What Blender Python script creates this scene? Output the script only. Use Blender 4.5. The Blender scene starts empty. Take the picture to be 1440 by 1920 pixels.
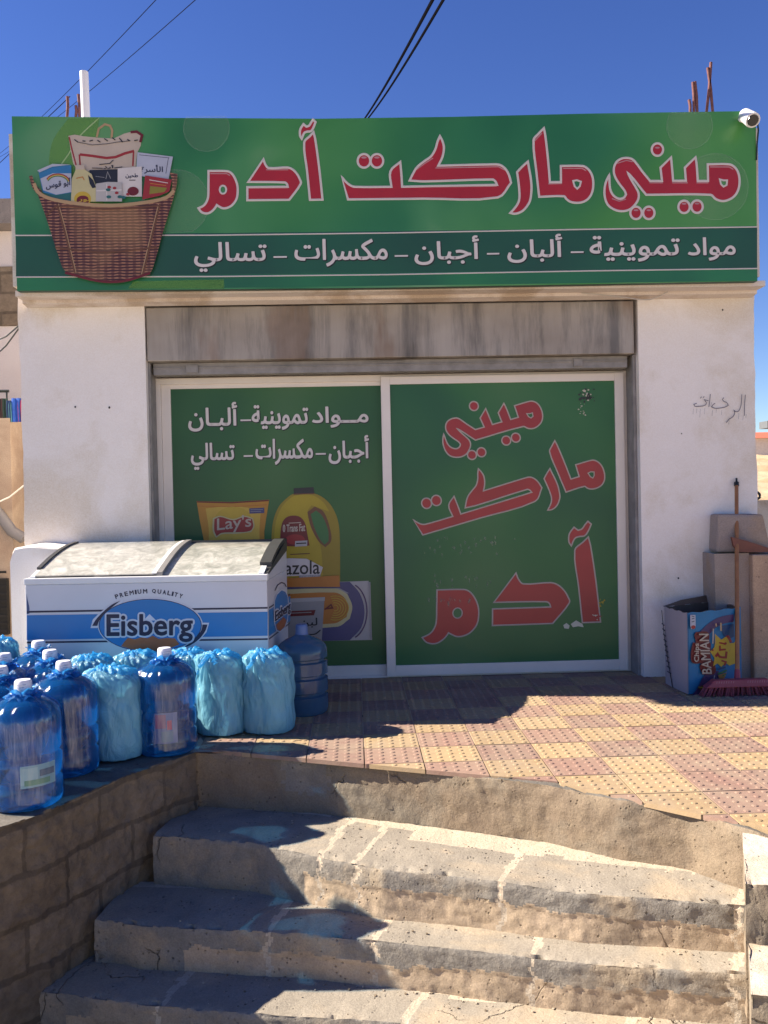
import bpy, bmesh, math, random
from mathutils import Vector, Matrix, noise
from mathutils.geometry import tessellate_polygon
random.seed(7)
S = bpy.context.scene
COL = S.collection
R_ = math.radians
# ------------------------------------------------------------------ camera
CAM = Vector((0, 0, 1.25)); FP = 1660.0
_y, _p, _r = R_(1.9), R_(0.9), 0.0215
FW = Vector((math.sin(_y)*math.cos(_p), math.cos(_y)*math.cos(_p), -math.sin(_p)))
_r0 = Vector((math.cos(_y), -math.sin(_y), 0)); _u0 = _r0.cross(FW)
RT = math.cos(_r)*_r0 - math.sin(_r)*_u0
UP = math.cos(_r)*_u0 + math.sin(_r)*_r0
cd = bpy.data.cameras.new('camera'); cam = bpy.data.objects.new('camera', cd); COL.objects.link(cam)
cd.sensor_fit = 'VERTICAL'; cd.sensor_height = 36; cd.lens = FP/1920*36
cd.clip_start = 0.05; cd.clip_end = 2000
M = Matrix((RT, UP, -FW)).transposed().to_4x4(); M.translation = CAM
cam.matrix_world = M
S.camera = cam
# ------------------------------------------------------------------ light
SUN = Vector((-1.5, 0.22, 1.0)).normalized()
w = bpy.data.worlds.new('World'); S.world = w; w.use_nodes = True
nt = w.node_tree; bg = nt.nodes['Background']
sky = nt.nodes.new('ShaderNodeTexSky'); sky.sky_type = 'NISHITA'; sky.sun_disc = False
sky.sun_elevation = math.asin(SUN.z); sky.sun_rotation = math.atan2(SUN.x, SUN.y)
sky.altitude = 900; sky.air_density = 1.0; sky.dust_density = 0.1; sky.ozone_density = 3.0
hs = nt.nodes.new('ShaderNodeHueSaturation'); hs.inputs['Hue'].default_value = 0.522; hs.inputs['Saturation'].default_value = 1.22
nt.links.new(sky.outputs[0], hs.inputs['Color']); nt.links.new(hs.outputs[0], bg.inputs['Color'])
bg.inputs['Strength'].default_value = 0.056
sl = bpy.data.lights.new('sun', 'SUN'); sl.energy = 5.0; sl.angle = R_(0.53); sl.color = (1, 0.90, 0.76)
so = bpy.data.objects.new('sun', sl); COL.objects.link(so)
so.rotation_euler = SUN.to_track_quat('Z', 'Y').to_euler(); so.location = SUN*30
S.view_settings.view_transform = 'Standard'; S.view_settings.look = 'None'
S.view_settings.exposure = 1.55; S.view_settings.gamma = 1
S.render.engine = 'CYCLES'
S.cycles.max_bounces = 8; S.cycles.transparent_max_bounces = 16
try: S.cycles.use_denoising = True
except Exception: pass
# ------------------------------------------------------------------ helpers: points on real planes
def ray(px, py): return FW + (px-720)/FP*RT - (py-960)/FP*UP
def Py(px, py, y): d = ray(px, py); return CAM + d*(y/d.y)
def Pz(px, py, z): d = ray(px, py); return CAM + d*((z-CAM.z)/d.z)
class Plane:
    """a real flat surface; n faces the street"""
    def __init__(s, p, n): s.p = Vector(p); s.n = Vector(n).normalized()
    def __call__(s, px, py, lift=0.0):
        d = ray(px, py); t = (s.p-CAM).dot(s.n)/d.dot(s.n)
        return CAM + d*t + s.n*lift
# ------------------------------------------------------------------ helpers: meshes and objects
class MB:
    def __init__(s): s.v = []; s.f = []; s.m = []; s.smooth = False
    def add(s, vs, fs, mi=0):
        o = len(s.v); s.v += [tuple(v) for v in vs]
        for f in fs: s.f.append([o+i for i in f]); s.m.append(mi)
    def box(s, x0, x1, y0, y1, z0, z1, mi=0):
        s.add([(x0,y0,z0),(x1,y0,z0),(x1,y1,z0),(x0,y1,z0),(x0,y0,z1),(x1,y0,z1),(x1,y1,z1),(x0,y1,z1)],
              [(3,2,1,0),(4,5,6,7),(0,1,5,4),(1,2,6,5),(2,3,7,6),(3,0,4,7)], mi)
    def hexa(s, b, t, mi=0):          # four bottom points, four top points
        s.add(list(b)+list(t), [(3,2,1,0),(4,5,6,7),(0,1,5,4),(1,2,6,5),(2,3,7,6),(3,0,4,7)], mi)
    def tube(s, pts, rad, n=8, mi=0, cap=True):
        pts = [Vector(p) for p in pts]; rings = []
        for i, p in enumerate(pts):
            a = pts[max(i-1,0)]; b = pts[min(i+1,len(pts)-1)]; t = (b-a).normalized()
            q = Vector((0,0,1)) if abs(t.z) < .9 else Vector((1,0,0))
            u = t.cross(q).normalized(); v = t.cross(u)
            r = rad[i] if isinstance(rad, (list,tuple)) else rad
            rings.append([p+r*(math.cos(2*math.pi*k/n)*u+math.sin(2*math.pi*k/n)*v) for k in range(n)])
        vs = [v for r in rings for v in r]; fs = []
        for i in range(len(pts)-1):
            for k in range(n): fs.append((i*n+k, i*n+(k+1)%n, (i+1)*n+(k+1)%n, (i+1)*n+k))
        if cap: fs += [tuple(range(n))[::-1], tuple((len(pts)-1)*n+k for k in range(n))]
        s.add(vs, fs, mi)
    def lathe(s, prof, n=32, c=(0,0,0), mi=0, fn=None, a0=0, a1=2*math.pi):
        full = abs(a1-a0) > 6.28; m = n if full else n+1; vs = []
        for i, (r, z) in enumerate(prof):
            for k in range(m):
                a = a0+(a1-a0)*k/n; rr, zz, ox, oy = r, z, 0, 0
                if fn: rr, zz, ox, oy = fn(r, z, a)
                vs.append((c[0]+rr*math.cos(a)+ox, c[1]+rr*math.sin(a)+oy, c[2]+zz))
        fs = []
        for i in range(len(prof)-1):
            for k in range(n):
                k2 = (k+1) % m if full else k+1
                fs.append((i*m+k, i*m+k2, (i+1)*m+k2, (i+1)*m+k))
        s.add(vs, fs, mi)
    def build(s, name, mats, root=None, parent=None, smooth=False, bevel=0):
        off = root.location if root else Vector((0,0,0))
        me = bpy.data.meshes.new(name)
        me.from_pydata([Vector(v)-off for v in s.v], [], s.f)
        if not isinstance(mats, (list, tuple)): mats = [mats]
        for m in mats: me.materials.append(m)
        for p, mi in zip(me.polygons, s.m): p.material_index = mi; p.use_smooth = smooth
        me.update()
        bm = bmesh.new(); bm.from_mesh(me)
        if bevel:
            bmesh.ops.bevel(bm, geom=bm.edges[:], offset=bevel, segments=2, affect='EDGES', profile=.6)
        bm.to_mesh(me); bm.free()
        if smooth: me.set_sharp_from_angle(angle=R_(48))
        o = bpy.data.objects.new(name, me); COL.objects.link(o)
        if parent or root: o.parent = parent or root
        return o
def thing(name, label, cat, loc=(0,0,0), group=None):
    o = bpy.data.objects.new(name, None); COL.objects.link(o); o.location = loc; o.empty_display_size = .1
    return tag(o, label, cat, group)
def tag(o, label, cat, group=None, kind=None):
    o['label'] = label; o['category'] = cat
    if group: o['group'] = group
    if kind: o['kind'] = kind
    return o
def struct(o, label=None, cat=None):
    o['kind'] = 'structure'
    if label: o['label'] = label; o['category'] = cat
    return o
def nz(x, y, z=0., o=4): return noise.fractal(Vector((x, y, z)), 1.0, 2.0, o)
# ------------------------------------------------------------------ helpers: flat print (signs, films, decals)
def dense(pts, closed=True, sharp=50):
    n = len(pts); out = []
    def turn(i):
        if not closed and (i == 0 or i == n-1): return 180
        a = Vector(pts[i])-Vector(pts[i-1]); b = Vector(pts[(i+1) % n])-Vector(pts[i])
        if a.length == 0 or b.length == 0: return 0
        return math.degrees(a.angle(b))
    tn = [turn(i) for i in range(n)]
    for i in range(n if closed else n-1):
        p = Vector(pts[i]); q = Vector(pts[(i+1) % n]); out.append(tuple(p))
        s1, s2 = tn[i] < sharp, tn[(i+1) % n] < sharp
        L = (q-p).length
        if not (s1 or s2) or L == 0: continue
        t1 = ((q-Vector(pts[i-1])).normalized() if s1 else (q-p).normalized())*L
        t2 = ((Vector(pts[(i+2) % n])-p).normalized() if s2 else (q-p).normalized())*L
        for k in (1, 2, 3):
            t = k/4; h = (2*t**3-3*t*t+1)*p+(t**3-2*t*t+t)*t1+(-2*t**3+3*t*t)*q+(t**3-t*t)*t2
            out.append(tuple(h))
    if not closed: out.append(tuple(pts[-1]))
    return out
def fill(mb, pl, pts, lift, holes=(), mi=0):
    loops = [[pl(x, y, lift) for x, y in pts]] + [[pl(x, y, lift) for x, y in h] for h in holes]
    flat = [[Vector((x, -y, 0)) for x, y in l] for l in ([pts]+list(holes))]
    vs = [v for l in loops for v in l]
    tr = tessellate_polygon(flat); fs = []
    for t in tr:
        a, b, c = (vs[i] for i in t)
        fs.append(t if (b-a).cross(c-a).dot(pl.n) > 0 else t[::-1])
    mb.add(vs, fs, mi)
def stroke(mb, pl, pts, w, lift, closed=True, h=.0012, mi=0):
    P = [Vector(p) for p in pts]; n = len(P); L = []; Rr = []
    for i in range(n):
        a = P[i]-P[i-1] if (closed or i > 0) else P[1]-P[0]
        b = P[(i+1) % n]-P[i] if (closed or i < n-1) else P[i]-P[i-1]
        a = a.normalized(); b = b.normalized()
        na = Vector((-a.y, a.x)); m = (na+Vector((-b.y, b.x)))
        if m.length < 1e-4: m = na
        m.normalize(); k = min(1.9, 1/max(.3, m.dot(na)))
        wi = w[i] if isinstance(w, (list, tuple)) else w
        L.append(P[i]+m*wi*k); Rr.append(P[i]-m*wi*k)
    vs = []
    for i in range(n): vs += [pl(*L[i], lift), pl(*P[i], lift+h), pl(*Rr[i], lift)]
    fs = []
    for i in range(n if closed else n-1):
        j = (i+1) % n
        for f in ((3*i, 3*i+1, 3*j+1, 3*j), (3*i+1, 3*i+2, 3*j+2, 3*j+1)):
            a, b, c = vs[f[0]], vs[f[1]], vs[f[2]]
            fs.append(f if (b-a).cross(c-a).dot(pl.n) > 0 else f[::-1])
    mb.add(vs, fs, mi)
def ell(cx, cy, rx, ry=None, n=24, a0=0, a1=360):
    ry = ry or rx; full = a1-a0 >= 360
    return [(cx+rx*math.cos(R_(a0+(a1-a0)*k/n)), cy+ry*math.sin(R_(a0+(a1-a0)*k/n))) for k in range(n if full else n+1)]
# Arabic letters joined into their initial, medial and final shapes, set in reading order right to left
AR = {'ا':(0xFE8D,0xFE8E,0,0),'أ':(0xFE83,0xFE84,0,0),'آ':(0xFE81,0xFE82,0,0),'ب':(0xFE8F,0xFE90,0xFE91,0xFE92),'ة':(0xFE93,0xFE94,0,0),
 'ت':(0xFE95,0xFE96,0xFE97,0xFE98),'ج':(0xFE9D,0xFE9E,0xFE9F,0xFEA0),'ح':(0xFEA1,0xFEA2,0xFEA3,0xFEA4),'د':(0xFEA9,0xFEAA,0,0),'ر':(0xFEAD,0xFEAE,0,0),'ز':(0xFEAF,0xFEB0,0,0),
 'س':(0xFEB1,0xFEB2,0xFEB3,0xFEB4),'ط':(0xFEC1,0xFEC2,0xFEC3,0xFEC4),'ق':(0xFED5,0xFED6,0xFED7,0xFED8),'ك':(0xFED9,0xFEDA,0xFEDB,0xFEDC),
 'ل':(0xFEDD,0xFEDE,0xFEDF,0xFEE0),'م':(0xFEE1,0xFEE2,0xFEE3,0xFEE4),'ن':(0xFEE5,0xFEE6,0xFEE7,0xFEE8),'و':(0xFEED,0xFEEE,0,0),
 'ي':(0xFEF1,0xFEF2,0xFEF3,0xFEF4),'ـ':(0x640,0x640,0x640,0x640),' ':(32,32,0,0)}
def shape_ar(s):
    out = []
    for i, c in enumerate(s):
        f = AR[c]; pj = i > 0 and AR[s[i-1]][2] != 0 and c != ' '; nj = f[2] != 0 and i < len(s)-1 and s[i+1] != ' '
        out.append(chr(f[3] if (pj and nj) else f[1] if pj else f[2] if nj else f[0]))
    return ''.join(reversed(out))
_tc = {}
def glyphs(s, off=0.0):
    k = (s, off)
    if k not in _tc:
        c = bpy.data.curves.new('lettering', 'FONT'); c.body = s; c.offset = off; c.resolution_u = 3; c.fill_mode = 'FRONT'
        o = bpy.data.objects.new('lettering', c); COL.objects.link(o); bpy.context.view_layer.update()
        me = bpy.data.meshes.new_from_object(o)
        _tc[k] = ([(v.co.x, v.co.y) for v in me.vertices], [tuple(p.vertices) for p in me.polygons])
        bpy.data.objects.remove(o); bpy.data.curves.remove(c); bpy.data.meshes.remove(me)
    return _tc[k]
def edge_dashes(mb, pl, pts, fs, w, lift, mi=0):
    """thickens lettering: a short round-ended dash along every outline edge"""
    cnt = {}
    for f in fs:
        for i in range(len(f)):
            e_ = tuple(sorted((f[i], f[i-1]))); cnt[e_] = cnt.get(e_, 0)+1
    k = 0
    for (i, j), c in cnt.items():
        if c != 1: continue
        a, b = Vector(pts[i]), Vector(pts[j]); d = b-a
        if d.length < 1e-4: continue
        d.normalize(); n = Vector((-d.y, d.x))*w; k += 1
        ps = [a+n, a-d*w*.6+n*.7, a-d*w*.95, a-d*w*.6-n*.7, a-n, b-n, b+d*w*.6-n*.7, b+d*w*.95, b+d*w*.6+n*.7, b+n]
        vs = [pl(p.x, p.y, lift+.0000012*k) for p in ps]
        f = tuple(range(10))
        if (vs[4]-vs[0]).cross(vs[6]-vs[0]).dot(pl.n) < 0: f = f[::-1]
        mb.add(vs, [f], mi)
def text(mb, pl, s, bl, br, tl, lift, bold=0.0, mi=0, arabic=False, shift=(0,0), filled=True):
    """lettering laid on surface pl: its box maps to the corners bottom-left, bottom-right, top-left"""
    if arabic: s = shape_ar(s)
    vs, fs = glyphs(s)
    x0 = min(v[0] for v in vs); x1 = max(v[0] for v in vs); y0 = min(v[1] for v in vs); y1 = max(v[1] for v in vs)
    A = Vector(bl); U = Vector(br)-A; V = Vector(tl)-A; Q = []
    for x, y in vs:
        q = A+U*((x-x0)/(x1-x0))+V*((y-y0)/(y1-y0)); Q.append((q.x+shift[0], q.y+shift[1]))
    W = [pl(x, y, lift+.0006) for x, y in Q]; F = []
    for f in fs:
        a, b, c = W[f[0]], W[f[1]], W[f[2]]
        F.append(f if (b-a).cross(c-a).dot(pl.n) > 0 else f[::-1])
    if filled: mb.add(W, F, mi)
    if bold: edge_dashes(mb, pl, Q, fs, bold, lift, mi)
# ------------------------------------------------------------------ helpers: materials
def nmat(name):
    m = bpy.data.materials.new(name); m.use_nodes = True
    t = m.node_tree; return m, t, t.nodes['Principled BSDF']
def N(t, kind, **kw):
    n = t.nodes.new(kind)
    for k, v in kw.items():
        if k in n.inputs.keys() if hasattr(n.inputs, 'keys') else False: n.inputs[k].default_value = v
        else: setattr(n, k, v)
    return n
def c4(c): return (c[0], c[1], c[2], 1)
def coords(t, scale=(1,1,1), rot=(0,0,0)):
    tc = t.nodes.new('ShaderNodeTexCoord'); mp = t.nodes.new('ShaderNodeMapping')
    mp.inputs['Scale'].default_value = scale; mp.inputs['Rotation'].default_value = rot
    t.links.new(tc.outputs['Object'], mp.inputs['Vector']); return mp.outputs[0]
def tnoise(t, vec, scale, detail=6, rough=.6, dist=0):
    n = t.nodes.new('ShaderNodeTexNoise'); n.inputs['Scale'].default_value = scale; n.inputs['Detail'].default_value = detail
    n.inputs['Roughness'].default_value = rough; n.inputs['Distortion'].default_value = dist
    t.links.new(vec, n.inputs['Vector']); return n.outputs['Fac']
def ramp(t, fac, stops):
    r = t.nodes.new('ShaderNodeValToRGB'); e = r.color_ramp.elements
    while len(e) < len(stops): e.new(.5)
    for i, (p, c) in enumerate(stops):
        e[i].position = p; e[i].color = c4(c) if isinstance(c, (tuple, list)) else (c, c, c, 1)
    t.links.new(fac, r.inputs[0]); return r.outputs[0]
def mixc(t, fac, a, b, mode='MIX'):
    n = t.nodes.new('ShaderNodeMix'); n.data_type = 'RGBA'; n.blend_type = mode
    for sock, v in ((n.inputs[0], fac), (n.inputs[6], a), (n.inputs[7], b)):
        if hasattr(v, 'is_output'): t.links.new(v, sock)
        else: sock.default_value = c4(v) if isinstance(v, (tuple, list)) else v
    return n.outputs[2]
def bump(t, b, h, strength=.5, dist=.01, prev=None):
    n = t.nodes.new('ShaderNodeBump'); n.inputs['Strength'].default_value = strength; n.inputs['Distance'].default_value = dist
    t.links.new(h, n.inputs['Height'])
    if prev is not None: t.links.new(prev, n.inputs['Normal'])
    t.links.new(n.outputs[0], b.inputs['Normal']); return n.outputs[0]
def flat(name, c, rough=.5, var=.12, scale=8, metal=0, bmp=0, bscale=60, coat=0):
    m, t, b = nmat(name); v = coords(t)
    f = tnoise(t, v, scale)
    col = ramp(t, f, [(.3, tuple(x*(1-var) for x in c)), (.7, tuple(min(1, x*(1+var)) for x in c))])
    t.links.new(col, b.inputs['Base Color']); b.inputs['Roughness'].default_value = rough; b.inputs['Metallic'].default_value = metal
    if coat: b.inputs['Coat Weight'].default_value = coat; b.inputs['Coat Roughness'].default_value = .08
    if bmp: bump(t, b, tnoise(t, v, bscale), .5, bmp)
    return m
def stone(name, c1, c2, c3=None, scale=4, rough=.9, bdist=.01, bscale=45, stain=1.3, crack=0, pits=True, cracks=2.2):
    m, t, b = nmat(name); v = coords(t)
    f = tnoise(t, v, scale, 8, .65)
    col = ramp(t, f, [(.32, c1), (.68, c2)])
    if c3: col = mixc(t, ramp(t, tnoise(t, v, stain, 5, .6, .4), [(.48, 0.), (.6, 1.)]), col, c3)
    g = tnoise(t, v, 130, 3, .7); col = mixc(t, .35, col, ramp(t, g, [(.3, .25), (.7, .75)]), 'OVERLAY')
    n = bump(t, b, tnoise(t, v, bscale, 8, .7), .6, bdist)
    if pits:
        vo = t.nodes.new('ShaderNodeTexVoronoi'); vo.inputs['Scale'].default_value = 38; t.links.new(v, vo.inputs['Vector'])
        pm = ramp(t, vo.outputs['Distance'], [(.10, 0.), (.22, 1.)])
        gate = ramp(t, tnoise(t, v, 7, 3), [(.5, 1.), (.58, 0.)])
        pm2 = mixc(t, 1.0, pm, gate, 'LIGHTEN'); n = bump(t, b, pm2, .8, .006, n)
        col = mixc(t, 1.0, col, ramp(t, pm2, [(0, .55), (1, 1.)]), 'MULTIPLY')
    if crack:
        wv = t.nodes.new('ShaderNodeVectorMath'); wv.operation = 'ADD'
        dn = t.nodes.new('ShaderNodeTexNoise'); dn.inputs['Scale'].default_value = 3.0; dn.inputs['Detail'].default_value = 5
        t.links.new(v, dn.inputs['Vector']); sc = t.nodes.new('ShaderNodeVectorMath'); sc.operation = 'SCALE'; sc.inputs['Scale'].default_value = .45
        t.links.new(dn.outputs['Color'], sc.inputs[0]); t.links.new(v, wv.inputs[0]); t.links.new(sc.outputs[0], wv.inputs[1])
        vo = t.nodes.new('ShaderNodeTexVoronoi'); vo.feature = 'DISTANCE_TO_EDGE'; vo.inputs['Scale'].default_value = cracks
        t.links.new(wv.outputs[0], vo.inputs['Vector'])
        cm = ramp(t, vo.outputs['Distance'], [(.0, .25), (.006, 1.)])
        gate = ramp(t, tnoise(t, v, 1.7, 2), [(.55, 1.), (.61, 0.)])
        cm = mixc(t, 1.0, cm, gate, 'LIGHTEN')
        n = bump(t, b, cm, .9, .012, n); col = mixc(t, 1.0, col, ramp(t, cm, [(0, 1-crack), (1, 1.)]), 'MULTIPLY')
    t.links.new(col, b.inputs['Base Color']); b.inputs['Roughness'].default_value = rough
    b.inputs['Specular IOR Level'].default_value = .2
    return m
def printed(name, stops, scale, off=0, rough=.35, coat=0.0, stretch=(1,1,1)):
    m, t, b = nmat(name); v = coords(t, stretch); mp = v.node; mp.inputs['Location'].default_value = (off, off*.7, off*.3)
    f = tnoise(t, v, scale, 1.5, .4, .3)
    t.links.new(ramp(t, f, stops), b.inputs['Base Color']); b.inputs['Roughness'].default_value = rough
    b.inputs['Coat Weight'].default_value = coat; b.inputs['Coat Roughness'].default_value = .12
    # faint creases of the stretched sheet
    bump(t, b, tnoise(t, v, 2.2, 2), .15, .01)
    return m
def sheet(name, col, tint, trans=.3, transl=.35, rough=.3, wr=(30,30,5), wscale=1.0, bd=.01):
    """thin coloured plastic: part clear, part glowing through, glossy wrinkles"""
    m, t, b = nmat(name); out = t.nodes['Material Output']; v = coords(t, wr)
    b.inputs['Roughness'].default_value = rough
    f0 = tnoise(t, v, wscale*.6, 4, .55)
    t.links.new(ramp(t, f0, [(.3, tuple(x*.75 for x in col)), (.7, tuple(min(1, x*1.25) for x in col))]), b.inputs['Base Color'])
    nb = bump(t, b, tnoise(t, v, wscale, 5, .6, .6), .7, bd)
    tl = t.nodes.new('ShaderNodeBsdfTranslucent'); tl.inputs[0].default_value = c4(tuple(min(1, x*1.5) for x in col)); t.links.new(nb, tl.inputs['Normal'])
    tp = t.nodes.new('ShaderNodeBsdfTransparent'); tp.inputs[0].default_value = c4(tint)
    m1 = t.nodes.new('ShaderNodeMixShader'); m1.inputs[0].default_value = transl
    t.links.new(b.outputs[0], m1.inputs[1]); t.links.new(tl.outputs[0], m1.inputs[2])
    m2 = t.nodes.new('ShaderNodeMixShader'); m2.inputs[0].default_value = trans
    t.links.new(m1.outputs[0], m2.inputs[1]); t.links.new(tp.outputs[0], m2.inputs[2])
    t.links.new(m2.outputs[0], out.inputs['Surface']); return m
def clearwrap(name, tint=(.8,.9,1), wr=(46,46,5)):
    m, t, b = nmat(name); out = t.nodes['Material Output']; v = coords(t, wr)
    h = tnoise(t, v, 2.2, 5, .65, 1.0)
    gl = t.nodes.new('ShaderNodeBsdfGlossy'); gl.inputs['Roughness'].default_value = .09; gl.inputs[0].default_value = (.9,.95,1,1)
    bp = t.nodes.new('ShaderNodeBump'); bp.inputs['Strength'].default_value = .25; bp.inputs['Distance'].default_value = .006
    t.links.new(h, bp.inputs['Height']); t.links.new(bp.outputs[0], gl.inputs['Normal'])
    tp = t.nodes.new('ShaderNodeBsdfTransparent'); tp.inputs[0].default_value = c4(tint)
    mx = t.nodes.new('ShaderNodeMixShader')
    fr = ramp(t, h, [(.40, .03), (.70, .11)])
    t.links.new(fr, mx.inputs[0]); t.links.new(tp.outputs[0], mx.inputs[1]); t.links.new(gl.outputs[0], mx.inputs[2])
    t.links.new(mx.outputs[0], out.inputs['Surface']); return m

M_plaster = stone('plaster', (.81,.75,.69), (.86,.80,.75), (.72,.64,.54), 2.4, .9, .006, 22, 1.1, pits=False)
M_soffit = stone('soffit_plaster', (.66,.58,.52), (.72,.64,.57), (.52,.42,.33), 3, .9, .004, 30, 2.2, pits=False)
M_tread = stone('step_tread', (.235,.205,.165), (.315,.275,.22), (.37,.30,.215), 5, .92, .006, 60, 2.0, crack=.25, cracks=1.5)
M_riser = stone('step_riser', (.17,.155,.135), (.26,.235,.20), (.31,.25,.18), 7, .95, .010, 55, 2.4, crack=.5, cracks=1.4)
M_beige = stone('beige_render', (.35,.27,.185), (.44,.34,.24), (.29,.225,.16), 6, .95, .005, 50, 2.4, crack=.4, cracks=1.3)
M_cream = stone('cream_mortar', (.42,.35,.265), (.50,.42,.32), None, 7, .95, .010, 60)
M_mud = stone('cement_render', (.185,.14,.10), (.25,.195,.135), (.20,.17,.13), 5, .95, .012, 34, 1.6, crack=.5, cracks=1.1)
M_slab = stone('slab_concrete', (.11,.10,.085), (.18,.16,.135), None, 6, .95, .008, 50)
M_cheek = stone('white_stone', (.50,.45,.38), (.60,.53,.44), (.42,.32,.22), 4, .92, .008, 50)
M_ground = stone('ground_soil', (.50,.42,.33), (.58,.49,.38), (.44,.37,.29), 1.5, .95, .01, 30)
# ------------------------------------------------------------------ setting: ground, terrace, steps
mb = MB(); G = -1.0
mb.add([(-600,-300,G),(600,-300,G),(600,900,G),(-600,900,G)], [(0,1,2,3)])
struct(mb.build('ground', M_ground))
def zl(px, a, b): return a+(b-a)*px/1440.0
def resample(pts, n):
    L = [0]
    for a, b in zip(pts, pts[1:]): L.append(L[-1]+(b-a).length)
    out = []
    for i in range(n):
        d = L[-1]*i/(n-1); k = 0
        while k < len(pts)-2 and L[k+1] < d: k += 1
        out.append(pts[k].lerp(pts[k+1], (d-L[k])/max(1e-6, L[k+1]-L[k])))
    return out
def rough_step(mb, back, front, drop, n=150, nt=10, nr=16, amp=.010, seed=0, out=Vector((-.5,-.86,0)), chip=.020, mi=(0,1), mf=None):
    B = resample(back, n); Fr = resample(front, n); rows = []
    for j in range(nt+1):
        t = j/nt; r = []
        for i in range(n):
            p = B[i].lerp(Fr[i], t); z = .004*nz(p.x*6+seed, p.y*6, 1)+.0015*nz(p.x*40, p.y*40, seed)
            q = p+Vector((0,0,z))
            if j == nt:
                c = max(0, nz(p.x*9+seed, p.y*9, 5)-.12)*chip*1.6+max(0, nz(p.x*26, p.y*26, seed)-.15)*chip*.8+.003*abs(nz(p.x*60, p.y*60, 2))
                q += Vector((0,0,-c*.8))-out*c*1.3
            r.append(q)
        rows.append(r)
    for j in range(1, nr+1):
        t = (j/nr)**1.15; r = []
        for i in range(n):
            p = Fr[i]; z = p.z-drop*t
            e = amp*(.55*nz(p.x*5+seed, p.y*5, z*7)+.45*nz(p.x*24, p.y*24+seed, z*24)+.25*nz(p.x*70, p.y*70, z*70+seed))
            if mf and mf(i/(n-1), t, True) == mi[1]: e += .004
            if j < 3: e -= .002*(3-j)
            r.append(Vector((p.x, p.y, z))+out*e)
        rows.append(r)
    vs = [v for r in rows for v in r]; fs = []; ft = []
    o = len(mb.v); mb.v += [tuple(v) for v in vs]
    for j in range(len(rows)-1):
        for i in range(n-1):
            mb.f.append([o+j*n+i, o+(j+1)*n+i, o+(j+1)*n+i+1, o+j*n+i+1]); mb.m.append(mf((i+.5)/n, j/nt if j < nt else (j-nt)/nr, j >= nt) if mf else (mi[0] if j < nt else mi[1]))
# terrace: edge line measured along the top of the first riser
EDGE = [Pz(x, y, 0) for x, y in ((369,1408),(538,1416),(590,1418),(780,1438),(1020,1469),(1170,1499),(1290,1516),(1380,1545),(1440,1562))]
EDGE.append(EDGE[-1]+Vector((.9,-.75,0))); EDGE[0] += Vector((-.16,.08,0))
FL = [Pz(x, y, 0) for x, y in ((369,1408),(240,1452),(111,1510),(58,1531),(0,1550))]
FL.append(FL[-1]+Vector((-.55,-.87,0)))
mb = MB(); Z0 = -.005
back = [Vector((p.x-.0, 6.3, Z0)) if i else Vector((p.x, 6.3, Z0)) for i, p in enumerate(EDGE)]
back = [Vector((EDGE[0].x+(EDGE[-1].x-EDGE[0].x)*i/9, 6.4, Z0)) for i in range(10)]
rough_step(mb, back, [p+Vector((0,0,Z0)) for p in EDGE], .42, n=190, nt=24, nr=24, amp=.015, seed=3, chip=.022, out=Vector((-.49,-.87,0)), mf=lambda u, t, r: 0 if not r else (2 if (.155 < u+.012*nz(t*6, 3) < .21 and t < .45+.1*nz(u*60, 1)) or (.8 < u+.01*nz(t*5, 9) < .86 and .15 < t < .5+.1*nz(u*50, 3)) else 1))
# right of the frame the terrace goes on; it also runs back past the shop
e = EDGE[-1]; mb.add([(e.x,e.y,Z0),(9,e.y,Z0),(9,6.4,Z0),(EDGE[-1].x,6.4,Z0),(e.x,e.y,G),(9,e.y,G)], [(0,1,2,3),(4,5,1,0)], 0)
struct(mb.build('terrace', [M_slab, M_mud, M_riser], smooth=True))
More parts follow.
